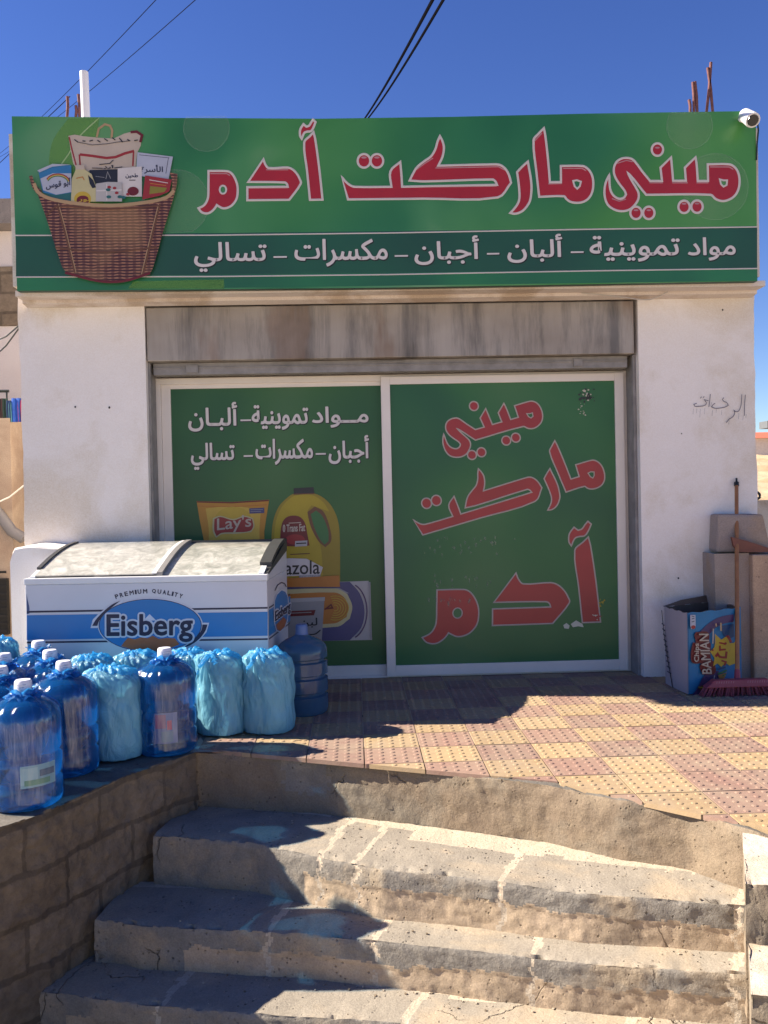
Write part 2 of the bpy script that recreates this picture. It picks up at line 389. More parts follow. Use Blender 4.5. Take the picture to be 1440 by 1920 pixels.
# left platform that carries the bottles (its street face is the block wall below)
mb = MB()
l = [(p.x, p.y, Z0) for p in FL]
mb.add(l+[(-7,l[-1][1],Z0),(-7,6.4,Z0),(l[0][0],6.4,Z0)], [tuple(range(len(l)+3))[::-1]])
struct(mb.build('platform', M_slab))
def blockmat():
    m, t, b = nmat('block_wall'); v = coords(t)
    sep = t.nodes.new('ShaderNodeSeparateXYZ'); t.links.new(v, sep.inputs[0])
    mm = t.nodes.new('ShaderNodeMath'); mm.operation = 'MULTIPLY_ADD'; mm.inputs[1].default_value = 1.0
    t.links.new(sep.outputs[1], mm.inputs[0]); t.links.new(sep.outputs[0], mm.inputs[2])
    cb = t.nodes.new('ShaderNodeCombineXYZ'); t.links.new(mm.outputs[0], cb.inputs[0]); t.links.new(sep.outputs[2], cb.inputs[1])
    dn = t.nodes.new('ShaderNodeTexNoise'); dn.inputs['Scale'].default_value = 6; t.links.new(v, dn.inputs['Vector'])
    ad = t.nodes.new('ShaderNodeVectorMath'); ad.operation = 'MULTIPLY_ADD'; ad.inputs[1].default_value = (.05,.05,0)
    t.links.new(dn.outputs['Color'], ad.inputs[0]); t.links.new(cb.outputs[0], ad.inputs[2])
    br = t.nodes.new('ShaderNodeTexBrick'); br.inputs['Scale'].default_value = 1; br.inputs['Brick Width'].default_value = .56
    br.inputs['Row Height'].default_value = .2; br.inputs['Mortar Size'].default_value = .016; br.inputs['Mortar Smooth'].default_value = .4
    br.inputs['Color1'].default_value = (.26,.195,.13,1); br.inputs['Color2'].default_value = (.18,.13,.085,1); br.inputs['Mortar'].default_value = (.10,.075,.052,1)
    t.links.new(ad.outputs[0], br.inputs['Vector'])
    g = tnoise(t, v, 16, 8, .75); col = mixc(t, .7, br.outputs['Color'], ramp(t, g, [(.3,.22),(.7,.8)]), 'OVERLAY')
    big = tnoise(t, v, 2.5, 4); col = mixc(t, .35, col, ramp(t, big, [(.35,(.14,.10,.065)),(.65,(.33,.25,.17))]))
    t.links.new(col, b.inputs['Base Color']); b.inputs['Roughness'].default_value = .95; b.inputs['Specular IOR Level'].default_value = .15
    n = bump(t, b, tnoise(t, v, 34, 8, .75), .9, .02); bump(t, b, br.outputs['Fac'], -1.0, .03, n)
    return m
M_block = blockmat()
mb = MB()
inn = [p+Vector((-.25,.15,Z0)) for p in FL]
rough_step(mb, inn, [p+Vector((0,0,.0)) for p in FL], 1.3, n=170, nt=3, nr=90, amp=.024, seed=11, out=Vector((.84,-.54,0)), chip=.03, mi=(1,0))
tag(mb.build('block_wall', [M_block, M_slab], smooth=True), 'rough brown block wall left of the steps, under the water bottles', 'wall')
# steps
steps = thing('concrete_steps', 'worn grey and tan concrete steps going up to the tiled terrace', 'steps', (0.2,3.6,-1))
BK = [[(335,1513),(385,1517),(590,1532),(720,1555),(980,1592),(1290,1625),(1445,1636)],
      [(215,1669),(250,1670),(410,1672),(610,1695),(720,1702),(1090,1747),(1340,1782),(1450,1796)],
      [(150,1787),(190,1790),(300,1800),(560,1830),(720,1849),(1120,1890),(1405,1915),(1460,1920)]]
FT = [[(288,1566),(305,1567),(470,1580),(615,1610),(720,1630),(835,1640),(1090,1675),(1365,1695),(1420,1699)],
      [(178,1724),(200,1725),(260,1735),(555,1750),(720,1765),(815,1775),(1080,1805),(1370,1825),(1430,1830)],
      [(72,1858),(95,1860),(205,1875),(340,1890),(540,1905),(720,1915),(1000,1942),(1440,1975)]]
ZZ = [(-.305,-.235),(-.545,-.405),(-.725,-.585)]
JO = [(.33,.40,.64,.97), (.30,.47,.70,.96), (.20,.55,.83,.98)]
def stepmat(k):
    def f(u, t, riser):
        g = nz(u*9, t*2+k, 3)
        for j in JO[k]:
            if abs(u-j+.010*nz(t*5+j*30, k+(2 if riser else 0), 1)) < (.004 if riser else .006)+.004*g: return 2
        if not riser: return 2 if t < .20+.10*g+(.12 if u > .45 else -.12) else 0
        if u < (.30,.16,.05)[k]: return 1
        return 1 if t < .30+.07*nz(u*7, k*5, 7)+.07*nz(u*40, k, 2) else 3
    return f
for i in range(3):
    bk = [Pz(x, y, zl(x, *ZZ[i])) for x, y in BK[i]]; fr = [Pz(x, y, zl(x, *ZZ[i])) for x, y in FT[i]]
    bk = [p+Vector((.05,.09,0)) for p in bk]
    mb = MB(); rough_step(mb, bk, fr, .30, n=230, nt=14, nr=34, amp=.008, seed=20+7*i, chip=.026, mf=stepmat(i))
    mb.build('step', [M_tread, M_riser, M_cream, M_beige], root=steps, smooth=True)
bk = [p+Vector((0,0,-.17)) for p in fr]; fr2 = [p+Vector((-.12,-.26,-.17)) for p in fr]
mb = MB(); rough_step(mb, [p+Vector((.03,.06,0)) for p in bk], fr2, .3, n=120, nt=8, nr=10, seed=60)
mb.build('step', [M_tread, M_riser], root=steps, smooth=True)
# loose grit lying on the treads
rg = random.Random(9); mb = MB()
for k in range(420):
    i = rg.randrange(3); u = rg.uniform(.06, .97); v = abs(rg.gauss(0, .22)) if rg.random() < .6 else rg.random()
    px = 300-90*i+u*(1390-300+90*i); 
    B_, F_ = BK[i], FT[i]
    def yat(L, x):
        for (x0, y0), (x1, y1) in zip(L, L[1:]):
            if x0 <= x <= x1: return y0+(y1-y0)*(x-x0)/(x1-x0)
        return L[-1][1]
    yb, yf = yat(B_, px), yat(F_, px); py = yb+(yf-yb)*min(.93, v+.06)
    p = Pz(px, py, zl(px, *ZZ[i])); r = rg.choice((.0015,.002,.002,.003,.005))
    vs = [p+Vector((r*math.cos(a)*rg.uniform(.7,1.2), r*math.sin(a)*rg.uniform(.7,1.2), z)) for z, m_ in ((.0,1),(r*.8,.7)) for a in (0,1.25,2.5,3.8,5)]
    mb.add(vs, [(0,1,6,5),(1,2,7,6),(2,3,8,7),(3,4,9,8),(4,0,5,9),(5,6,7,8,9)], rg.randrange(2))
tag(mb.build('grit', [M_cream, M_mud]), 'loose grit scattered on the step treads', 'grit', None, 'stuff')
# right cheek blocks
def cheek(px0, y0, y1, z, h, label, seed, w=.55):
    a = Pz(px0[0], y0, z); b = Pz(px0[1], y1, z); d = Vector((1,-.35,0)).normalized()*w
    mb = MB(); n = 26
    bk = [a.lerp(a+d, i/n) for i in range(n+1)]; fr = [b.lerp(b+d, i/n) for i in range(n+1)]
    rough_step(mb, bk, fr, h, n=60, nt=12, nr=18, amp=.02, seed=seed, chip=.035)
    # side face towards the steps
    k = 14; g = []
    for j in range(k+1):
        for i in range(k+1):
            p = a.lerp(b, i/k)+Vector((0,0,-h*j/k)); g.append(p+Vector((-1,-.3,0))*.012*(nz(p.x*9,p.y*9+seed,p.z*9)-.2))
    mb.add(g, [(j*(k+1)+i, (j+1)*(k+1)+i, (j+1)*(k+1)+i+1, j*(k+1)+i+1) for j in range(k) for i in range(k)], 1)
    return tag(mb.build('stone_block', [M_cheek, M_mud], smooth=True), label, 'stone block', 'pale stone blocks edging the steps')
cheek((1392,1397), 1562, 1655, -.02, .5, 'upper pale stone block at the right end of the steps, against the terrace', 71)
cheek((1402,1408), 1752, 1864, -.215, .6, 'lower pale stone block at the right end of the steps, in the bottom corner', 83)
# tiled paving: every tile with its raised studs
def tilemat(name, c):
    m, t, b = nmat(name); v = coords(t)
    col = ramp(t, tnoise(t, v, 30, 6, .7), [(.3, tuple(x*.82 for x in c)), (.7, tuple(x*1.15 for x in c))])
    col = mixc(t, ramp(t, tnoise(t, v, 3.5, 6, .7, .5), [(.38, 0.), (.68, .65)]), col, (.34,.265,.19))      # dust trodden into the surface
    col = mixc(t, ramp(t, tnoise(t, v, 9, 7, .75), [(.55, 0.), (.70, .45)]), col, (.22,.15,.11))
    t.links.new(col, b.inputs['Base Color']); b.inputs['Roughness'].default_value = .85; b.inputs['Specular IOR Level'].default_value = .2
    bump(t, b, tnoise(t, v, 120, 4), .5, .002); return m
M_tp = [tilemat('tile_purple', c) for c in ((.27,.165,.13),(.295,.18,.14),(.25,.155,.125))]
M_ty = [tilemat('tile_yellow', c) for c in ((.37,.26,.14),(.40,.285,.16),(.35,.245,.135))]
M_joint = stone('tile_joint', (.36,.30,.23), (.45,.38,.29), None, 12, .95, .003, 80, pits=False)
mb = MB(); TX, TY, X0, Y0 = .28, .262, .02, 4.41
def sideline(a, b, q): return (b.x-a.x)*(q[1]-a.y)-(b.y-a.y)*(q[0]-a.x)
def clip(poly, a, b):
    out = []
    for i in range(len(poly)):
        p, q = poly[i-1], poly[i]; sp, sq = sideline(a, b, p), sideline(a, b, q)
        if (sp >= 0) != (sq >= 0):
            t = sp/(sp-sq); out.append((p[0]+(q[0]-p[0])*t, p[1]+(q[1]-p[1])*t))
        if sq >= 0: out.append(q)
    return out
sh = Vector((.02,.035,0))
LA, LB, LC = EDGE[0]+Vector((.16,-.08,0))+sh, EDGE[4]+sh, EDGE[-2]+sh
seg = [(EDGE[i]+sh, EDGE[i+1]+sh) for i in range(len(EDGE)-1)]
odd = {(5,-3), (4,-3), (-1,-1), (8,-2), (2,4), (9,0)}
for i in range(-3, 13):
    for j in range(-7, 7):
        x0, x1 = X0+TX*i+.003, X0+TX*(i+1)-.003; y0, y1 = Y0+TY*j+.003, Y0+TY*(j+1)-.003
        if y0 > 6.15: continue
        y1 = min(y1, 6.16)
        cx = (x0+x1)/2
        poly = [(x0,y0),(x1,y0),(x1,y1),(x0,y1)]
        if x1 > -.81:
            for a, b in (((LA,LB),) if cx < .8 else ((LB,LC),)): poly = clip(poly, a, b) if len(poly) > 2 else poly
        if len(poly) < 3: continue
        dz = random.uniform(-.0012, .0012)
        pur = (i+j) % 2 == 1
        if (i, j) in odd: pur = not pur
        mi = (0 if pur else 3)+random.randrange(3)
        n = len(poly); vs = [(x,y,dz) for x,y in poly]+[(x,y,-.02) for x,y in poly]
        mb.add(vs, [tuple(range(n))]+[(k, n+k, n+(k+1)%n, (k+1)%n) for k in range(n)], mi)
        for a in range(5):
            for b_ in range(5):
                sx, sy = X0+TX*i+TX*(a+.5)/5, Y0+TY*j+TY*(b_+.5)/5
                if sy > 6.1: continue
                if sx > -.81 and sideline(*((LA,LB) if cx < .8 else (LB,LC)), (sx,sy)) < .02: continue
                r = .0135; vs = []
                for rr, zz in ((r,-.0005),(r*.88,.0024),(r*.5,.0038)):
                    vs += [(sx+rr*math.cos(k*math.pi/4), sy+rr*math.sin(k*math.pi/4), dz+zz) for k in range(8)]
                fs = [(q*8+k, q*8+(k+1)%8, q*8+8+(k+1)%8, q*8+8+k) for q in range(2) for k in range(8)]+[tuple(16+k for k in range(8))]
                mb.add(vs, fs, mi)
mb.add([(-.85,4.45,-.0035),(4,4.45,-.0035),(4,6.2,-.0035),(-.85,6.2,-.0035)], [(0,1,2,3)], 6)
struct(mb.build('pavement', M_tp+M_ty+[M_joint]))
# ------------------------------------------------------------------ shop building
PY, DY, SY = 5.92, 6.14, 5.65
XL, XR, OL, OR = -2.18, 2.73, -1.36, 1.935
shop = thing('shop_building', 'white plastered one room shop with a wide glass sliding door', 'shop', (0.27,8,0))
def wavy_col(mb, x0, x1, y0, y1, z0, z1, wl=0, wr=0, n=40, mi=0):
    rows = []
    for k in range(n+1):
        z = z0+(z1-z0)*k/n
        a = x0+wl*(nz(z*2.2, 3)+.4*nz(z*9, 8)); b = x1+wr*(nz(z*2.0, 9)+.4*nz(z*9, 1))
        rows.append([(a,y0,z),((a+b)/2,y0,z),(b,y0,z),(b,y1,z),(a,y1,z)])
    mb.add([v for r in rows for v in r], [(5*k+i, 5*k+(i+1)%5, 5*k+5+(i+1)%5, 5*k+5+i) for k in range(n) for i in range(5)], mi)
mb = MB()
wavy_col(mb, XL, OL, PY, 8.0, -.3, 2.62, .014, 0)
wavy_col(mb, OR, XR, PY, 8.0, -.3, 2.62, 0, .012)
mb.box(OL, OR, DY+.10, 8.0, 2.12, 2.62)                   # wall over the door
mb.box(XL, XR, PY+.02, 8.0, 2.62, 3.55)                   # parapet behind the sign
mb.box(XL, XR, 8.0, 10, -.3, 3.5)
mb.box(OL, OR, 6.9, 6.95, -.2, 2.15)
mb.build('wall', M_plaster, root=shop)
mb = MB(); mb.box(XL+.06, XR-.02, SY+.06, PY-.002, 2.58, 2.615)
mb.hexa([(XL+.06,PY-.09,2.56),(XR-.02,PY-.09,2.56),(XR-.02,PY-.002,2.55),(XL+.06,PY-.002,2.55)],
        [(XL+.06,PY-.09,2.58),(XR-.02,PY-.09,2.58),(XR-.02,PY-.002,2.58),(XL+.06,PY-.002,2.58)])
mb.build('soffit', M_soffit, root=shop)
def shutmat():
    m, t, b = nmat('stained_metal'); v = coords(t, (1,1,.10))
    f = tnoise(t, v, 3.6, 8, .72, .25); base = ramp(t, f, [(.36,(.08,.063,.048)),(.44,(.20,.165,.13)),(.52,(.34,.285,.23)),(.75,(.43,.365,.30))])
    v2 = coords(t); r = tnoise(t, coords(t, (1,1,.25)), 3.2, 4, .6)
    base = mixc(t, ramp(t, r, [(.53,0.),(.62,.65)]), base, (.20,.105,.045))
    g = tnoise(t, v2, 2.0, 3); base = mixc(t, .25, base, ramp(t, g, [(.35,.15),(.65,.5)]))
    t.links.new(base, b.inputs['Base Color']); b.inputs['Roughness'].default_value = .55; b.inputs['Metallic'].default_value = .15
    bump(t, b, tnoise(t, v2, 25, 4), .25, .004); return m
M_shut = shutmat()
M_rail = flat('rail_grey', (.25,.235,.225), .6, .25, 9, bmp=.002, bscale=80)
M_alu = flat('white_aluminium', (.76,.69,.62), .4, .05, 4)
M_dark = flat('dark_gap', (.02,.018,.016), .9)
sp = Plane((0, PY+.012, 0), (0,-1,0))
mb = MB()
mb.box(OL+.008, OR-.025, PY+.012, PY+.20, 2.19, 2.545)
mb.build('shutter_housing', M_shut, root=shop, bevel=.006)
mb = MB()
mb.box(OL+.03, OR-.05, PY+.09, PY+.17, 2.108, 2.187)
mb.box(OL+.03, OR-.05, PY+.082, PY+.09, 2.150, 2.158)
mb.box(OL+.25, OL+.33, PY+.075, PY+.09, 2.12, 2.17); mb.box(OR-.42, OR-.36, PY+.075, PY+.09, 2.12, 2.17)
mb.box(.1, .35, PY+.08, PY+.09, 2.168, 2.176)
mb.build('shutter', M_rail, root=shop, bevel=.002)
for x0, x1 in ((OL+.002, OL+.016), (OR-.022, OR-.004)):
    mb = MB(); mb.box(x0, x1, PY+.06, PY+.085, 0, 2.187); mb.box(x0+.003, x1-.003, PY+.085, DY, 0, 2.187)
    mb.build('guide_rail', M_rail, root=shop)
mb = MB()
mb.box(OL+.012, OR-.012, DY+.005, DY+.10, 2.062, 2.105); mb.box(OL+.012, OR-.012, DY+.005, DY+.10, -.01, .014)
mb.box(OL+.012, OL+.045, DY+.005, DY+.10, .014, 2.062); mb.box(OR-.045, OR-.012, DY+.005, DY+.10, .014, 2.062)
mb.build('door_frame', M_alu, root=shop, bevel=.003)
GREEN = [(.28,(.006,.060,.024)),(.45,(.010,.095,.034)),(.58,(.022,.130,.036)),(.74,(.060,.165,.055))]
M_film = printed('window_film_print', GREEN, .9, 3.3, .55, .14)
DP = Plane((0, DY-.03, 0), (0,-1,0)); DP2 = Plane((0, DY+.02, 0), (0,-1,0))
def panel(x0, x1, yf, z0=.012, z1=2.088, st=.062):
    mb = MB(); y1 = yf+.045
    mb.box(x0, x0+st, yf, y1, z0, z1); mb.box(x1-st, x1, yf, y1, z0, z1)
    mb.box(x0+st, x1-st, yf+.002, y1-.002, z1-.055, z1-.002); mb.box(x0+st, x1-st, yf+.002, y1-.002, z0+.002, z0+.075)
    for cx in (x0+.02, x1-.02):
        for cz in (z0+.03, z1-.03): mb.lathe([(0,.0),(.004,.0)], 8, (cx, yf-.001, cz))
    return mb
pr = panel(.200, OR-.046, DY-.028).build('sliding_door', M_alu, root=shop, bevel=.0025)
pl_ = panel(OL+.046, .262, DY+.022).build('sliding_door', M_alu, root=shop, bevel=.0025)
mb = MB(); mb.box(.262, OR-.108, DY-.012, DY-.006, .085, 2.035); FR = mb.build('window_film', M_film, root=shop, parent=pr)
M_film2 = printed('window_film_print_left', [(.28,(.008,.060,.022)),(.45,(.014,.088,.025)),(.58,(.030,.115,.030)),(.74,(.070,.15,.06))], .8, 9.1, .55, .14)
mb = MB(); mb.box(OL+.108, .2, DY+.038, DY+.044, .085, 2.035); mb.build('window_film', M_film2, root=shop, parent=pl_)
FPl = Plane((0, DY-.012, 0), (0,-1,0)); FP2 = Plane((0, DY+.038, 0), (0,-1,0))
# ------------------------------------------------------------------ the sign
SP = Plane((0, SY, 0), (0,-1,0))
sign = thing('shop_sign', 'wide green shop sign with big red Arabic lettering and a basket picture', 'sign', (.27, SY+.03, 2.6))
SIGN = [(22,218),(300,221),(600,222.5),(850,219),(1100,213),(1417,208),(1420,527),(1100,533),(720,539.5),(350,543),(32,545.5)]
M_sign = printed('sign_print', [(.22,(.008,.085,.042)),(.42,(.020,.135,.062)),(.56,(.045,.185,.085)),(.74,(.115,.25,.13))], .85, 1.7, .35, .0)
def signgrad():
    m, t, b = nmat('sign_print_green'); v = coords(t); mp = v.node; mp.inputs['Location'].default_value = (1.2, 0, .4)
    f = tnoise(t, v, 1.1, 2.0, .45, .4); f2 = tnoise(t, v, .55, 1, .4)
    c = ramp(t, f, [(.28,(.012,.125,.045)),(.44,(.022,.165,.058)),(.57,(.055,.225,.085)),(.72,(.17,.32,.17))])
    c = mixc(t, ramp(t, f2, [(.45,0.),(.62,.65)]), c, (.07,.26,.035))
    t.links.new(c, b.inputs['Base Color']); b.inputs['Roughness'].default_value = .38
    bump(t, b, tnoise(t, v, 1.6, 2), .2, .02); return m
M_sign = signgrad()
mb = MB(); fill(mb, SP, SIGN, 0); mb.build('sign_face', M_sign, root=sign)
mb = MB()
ring = [SP(x, y, -.001) for x, y in SIGN]; bk = [p+Vector((0,.05,0)) for p in ring]; n = len(ring)
mb.add(ring+bk, [(i, n+i, n+(i+1)%n, (i+1)%n) for i in range(n)]+[tuple(range(n, 2*n))])
mb.build('sign_frame', flat('frame_green', (.02,.06,.035), .5), root=sign)
mb = MB(); a, b_ = SP(22,218), SP(1420,527)
mb.box(XL+.05, XR-.06, SY+.052, PY+.018, 2.64, 3.6); mb.build('sign_box', M_soffit, root=sign)
M_white = flat('print_white', (.56,.50,.47), .4, .03)
M_red = flat('print_red', (.36,.014,.020), .35, .10, 3)
M_band = printed('print_dark_band', [(.35,(.010,.062,.036)),(.65,(.012,.095,.046))], 1.4, 5, .38)
M_low = printed('print_low_band', [(.35,(.012,.115,.050)),(.65,(.018,.17,.060))], 1.4, 2, .38)
def signy(px, y_l, y_r, bow=0): return y_l+(y_r-y_l)*(px-26)/1394.0
def strip(mb, pl, yl0, yr0, yl1, yr1, x0, x1, lift, n=12, mi=0):
    top = [(x0+(x1-x0)*i/n, yl0+(yr0-yl0)*i/n) for i in range(n+1)]; bot = [(x0+(x1-x0)*i/n, yl1+(yr1-yl1)*i/n) for i in range(n+1)]
    fill(mb, pl, top+bot[::-1], lift, mi=mi)
mb = MB(); strip(mb, SP, 441, 426, 519, 504, 30, 1419.5, .0010); mb.build('sign_band', M_band, root=sign)
mb = MB(); strip(mb, SP, 519, 504, 545, 526.5, 32, 1420, .0010); mb.build('sign_band', M_low, root=sign)
mb = MB()
stroke(mb, SP, [(29,441.5),(400,441),(720,437),(1100,430),(1419,425.5)], 1.2, .0016, False)
stroke(mb, SP, [(31,519.5),(400,518.5),(720,515),(1100,508),(1420,503.5)], 1.2, .0016, False)
mb.build('sign_line', M_white, root=sign)
# pale discs and leaf shapes printed in the background
def glaze(name, c, a):
    m, t, b = nmat(name); out = t.nodes['Material Output']; b.inputs['Base Color'].default_value = c4(c); b.inputs['Roughness'].default_value = .4
    tp = t.nodes.new('ShaderNodeBsdfTransparent'); mx = t.nodes.new('ShaderNodeMixShader'); mx.inputs[0].default_value = a
    t.links.new(tp.outputs[0], mx.inputs[1]); t.links.new(b.outputs[0], mx.inputs[2]); t.links.new(mx.outputs[0], out.inputs['Surface']); return m
M_disc = glaze('print_pale_disc', (.30,.45,.28), .12); M_ring = glaze('print_pale_ring', (.45,.55,.42), .13); M_leaf = glaze('print_leaf', (.16,.36,.05), .45)
M_leafl = glaze('print_leaf_line', (.45,.60,.30), .6)
mb = MB()
for k, (cx, cy, r) in enumerate(((387,241,43),(330,380,62),(1293,236,43),(1341,350,62),(1190,470,40))):
    pts = [(x, max(y, signy(x, 221, 211))) for x, y in ell(cx, cy, r, r, 36)]
    if k < 4: pts = [(x, min(y, signy(x, 438, 424))) for x, y in pts]
    else: continue
    fill(mb, SP, pts, .0005+.0001*k); stroke(mb, SP, pts, .9, .0006+.0001*k, True, .0002, mi=1)
mb.build('print_discs', [M_disc, M_ring], root=sign)
mb = MB()
fill(mb, SP, dense([(128,222),(100,262),(92,300),(95,340),(110,380),(150,420),(200,400),(180,300),(186,221)]), .0004)
stroke(mb, SP, dense([(186,221),(150,255),(128,290),(112,312)], False), [.5]+[1.2]*11+[.4], .0008, False, .0002, mi=1)
fill(mb, SP, dense([(240,541),(250,528),(320,526),(420,524),(420,541.5)]), .0012)
mb.build('print_leaves', [M_leaf, M_leafl], root=sign)
# main lettering, traced once and reused on the door
def tr(pts, ox, oy, s): return [(ox+x/s, oy+y/s) for x, y in pts]
z1 = lambda p: tr(p, 360, 220, 5.538); z2 = lambda p: tr(p, 630, 240, 4.2353); z3 = lambda p: tr(p, 930, 220, 7.2); z4 = lambda p: tr(p, 1120, 250, 5.1429)
ADAM = [(z1([(172,558),(365,560),(405,577),(442,625),(470,700),(475,775),(462,850),(420,910),(370,940),(320,945),(278,925),(258,912),(245,935),(215,970),(175,995),(135,998),(95,982),(68,945),(120,918),(150,880),(168,825),(171,700)]), [z1(ell(322,752,34,42,16))]),
 (z1([(584,672),(742,435),(762,490),(797,527),(990,522),(1045,542),(1090,588),(1118,640),(1130,690),(1010,858),(575,862),(575,726),(994,722),(986,695),(962,678)]), []),
 (z1([(1262,155),(1280,230),(1320,520),(1356,856),(1225,858),(1195,560),(1165,262),(1225,195)]), []),
 (z1([(1258,26),(1283,50),(1262,105),(1235,145),(1195,150),(1165,165),(1140,225),(1122,190),(1125,125),(1158,72),(1188,98),(1215,88),(1240,50)]), [])]
MARKET = [(z2([(45,388),(95,568),(700,562),(1285,552),(1390,435),(1372,372),(1342,322),(1300,294),(1240,290),(812,300),(845,230),(857,160),(847,110),(825,65),(805,112),(790,165),(755,225),(700,265),(645,310),(610,365),(585,418),(700,425),(1240,410),(1265,425),(1278,452),(900,460),(525,467),(520,380),(510,270),(432,345),(440,468),(150,468),(112,455),(75,425)]), []),
 (z2(ell(222,262,50,54,20)), []), (z2(ell(325,262,50,54,20)), []),
 (z3([(430,598),(445,690),(465,800),(478,920),(475,1020),(460,1120),(425,1190),(370,1255),(310,1290),(250,1303),(192,1292),(240,1240),(285,1180),(310,1120),(316,1040),(305,900),(283,740),(360,660)]), []),
 (z3([(645,148),(665,250),(700,560),(727,877),(875,875),(874,658),(1165,658),(1225,685),(1270,735),(1300,800),(1312,880),(1305,980),(1275,1060),(1220,1120),(1150,1150),(1070,1155),(1000,1140),(950,1105),(915,1067),(582,1075),(545,750),(505,310),(570,225)]), [z3([(1040,860),(1090,850),(1145,870),(1130,930),(1095,965),(1060,930)])])]
MINI = [(z4([(1063,300),(1268,300),(1320,325),(1355,375),(1370,450),(1362,530),(1330,595),(1280,635),(1210,655),(1140,635),(1090,594),(470,594),(425,540),(352,447),(290,378),(330,455),(372,525),(398,585),(390,645),(350,702),(300,740),(230,752),(160,735),(100,690),(72,620),(68,540),(82,470),(115,398),(118,500),(130,560),(160,605),(210,632),(255,620),(275,590),(262,555),(220,500),(180,440),(158,380),(162,320),(190,270),(235,244),(285,238),(335,250),(375,290),(430,365),(508,460),(622,460),(607,332),(710,232),(716,300),(730,458),(852,458),(842,332),(945,232),(956,300),(967,460),(1066,460)]), [z4([(1180,445),(1215,455),(1250,455),(1245,500),(1215,515),(1190,490)])])] + \
 [(z4(ell(cx, cy, 55, 60, 20)), []) for cx, cy in ((578,158),(372,768),(495,768),(835,710),(960,708))]
def lay(pl, words, fn, w, parent, root, red, white, lift=.002, name='lettering'):
    a = MB(); b = MB(); hb = MB()
    for k, (o, hs_) in enumerate(words):
        o = [fn(*p) for p in dense(o)]; hs_ = [[fn(*p) for p in h] for h in hs_]
        fill(a, pl, o, lift, hs_); stroke(b, pl, o, w, lift+.0006)
        for h in hs_: stroke(b, pl, h, w*.8, lift+.0006)
    a.build(name, red, root=root, parent=parent); b.build('lettering_outline', white, root=root, parent=parent)
M_shade = glaze('print_soft_shadow', (.0,.02,.01), .35)
lay(SP, ADAM+MARKET+MINI, lambda x, y: (x, y), 2.1, None, sign, M_red, M_white)
# bright bevel lines on the upper edges of the letters
M_pink = flat('print_pink', (.42,.20,.22), .4)
mb = MB()
for L in (z1([(190,585),(360,585),(395,605)]), z1([(600,735),(1000,732)]), z1([(770,545),(1000,545)]), z2([(100,455),(150,472),(430,472)]), z2([(530,472),(1275,462)]), z2([(790,318),(1290,308),(1340,335)]),
          z3([(900,690),(1160,690),(1215,720)]), z3([(705,900),(890,895)]), z3([(520,320),(620,215)]), z4([(1085,325),(1270,325),(1310,350)]), z4([(500,478),(630,478)]), z4([(720,478),(870,478)]), z4([(955,478),(1070,478)]), z4([(140,630),(210,655),(275,635)]), z4([(190,290),(280,262),(340,275)]), z2([(640,330),(700,285),(770,240)])):
    stroke(mb, SP, L, 1.0, .0023, False, .0008)
for cx, cy in ((578,140),(372,742),(495,742),(835,680),(960,678)): fill(mb, SP, z4(ell(cx, cy, 24, 9, 10)), .0024)
for cx in (222, 325): fill(mb, SP, z2(ell(cx, 235, 22, 9, 10)), .0024)
mb.build('lettering_highlight', M_pink, root=sign)
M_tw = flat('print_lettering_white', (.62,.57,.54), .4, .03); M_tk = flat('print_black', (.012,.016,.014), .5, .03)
def words(pl, L, root, parent, lift, sh=(1.3,1.4), wo=.9, ko=1.7):
    a = MB(); k = MB()
    for s, x0, x1, yt, yb, sk in L:
        if s == '-':
            fill(a, pl, [(x0,yt-1.3),(x1,yt-1.7),(x1,yt+1.3),(x0,yt+1.7)], lift+.001); fill(k, pl, [(x0,yt),(x1+2,yt-.4),(x1+2,yt+3),(x0+1,yt+3)], lift); continue
        bl, br, tl = (x0, yb+sk), (x1, yb-sk), (x0, yt+sk)
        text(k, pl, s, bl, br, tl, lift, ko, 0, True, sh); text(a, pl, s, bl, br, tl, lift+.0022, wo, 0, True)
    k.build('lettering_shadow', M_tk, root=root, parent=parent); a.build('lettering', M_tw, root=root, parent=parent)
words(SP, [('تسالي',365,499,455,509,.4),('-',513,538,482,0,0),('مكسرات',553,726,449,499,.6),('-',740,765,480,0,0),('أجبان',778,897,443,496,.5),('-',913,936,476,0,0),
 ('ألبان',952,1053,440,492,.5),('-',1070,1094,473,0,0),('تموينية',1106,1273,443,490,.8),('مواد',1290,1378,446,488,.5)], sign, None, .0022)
# ------------------------------------------------------------------ basket picture printed on the sign
def weave():
    m, t, b = nmat('print_wicker'); v = coords(t)
    wv = t.nodes.new('ShaderNodeTexWave'); wv.wave_type = 'BANDS'; wv.bands_direction = 'Z'; wv.inputs['Scale'].default_value = 17; wv.inputs['Distortion'].default_value = 2.5; wv.inputs['Detail'].default_value = 2
    t.links.new(v, wv.inputs['Vector'])
    wx = t.nodes.new('ShaderNodeTexWave'); wx.wave_type = 'BANDS'; wx.bands_direction = 'X'; wx.inputs['Scale'].default_value = 7; wx.inputs['Distortion'].default_value = 1.2
    t.links.new(v, wx.inputs['Vector'])
    a = ramp(t, wv.outputs['Fac'], [(.2,(.030,.006,.007)),(.5,(.15,.04,.026)),(.9,(.36,.17,.09))])
    c = mixc(t, ramp(t, wx.outputs['Fac'], [(.2,.65),(.6,0.)]), a, (.055,.008,.010))
    f = tnoise(t, v, 3.2, 2); c = mixc(t, ramp(t, f, [(.45,0.),(.65,.6)]), c, mixc(t, .55, a, (.42,.25,.10)))
    t.links.new(c, b.inputs['Base Color']); b.inputs['Roughness'].default_value = .4; return m
C1 = lambda p: [(x/3, 180+y/3) for x, y in p]
pr_cols = {}
def ink(name, c, rough=.4):
    if name not in pr_cols: pr_cols[name] = flat('ink_'+name, c, rough, .06, 9)
    return pr_cols[name]
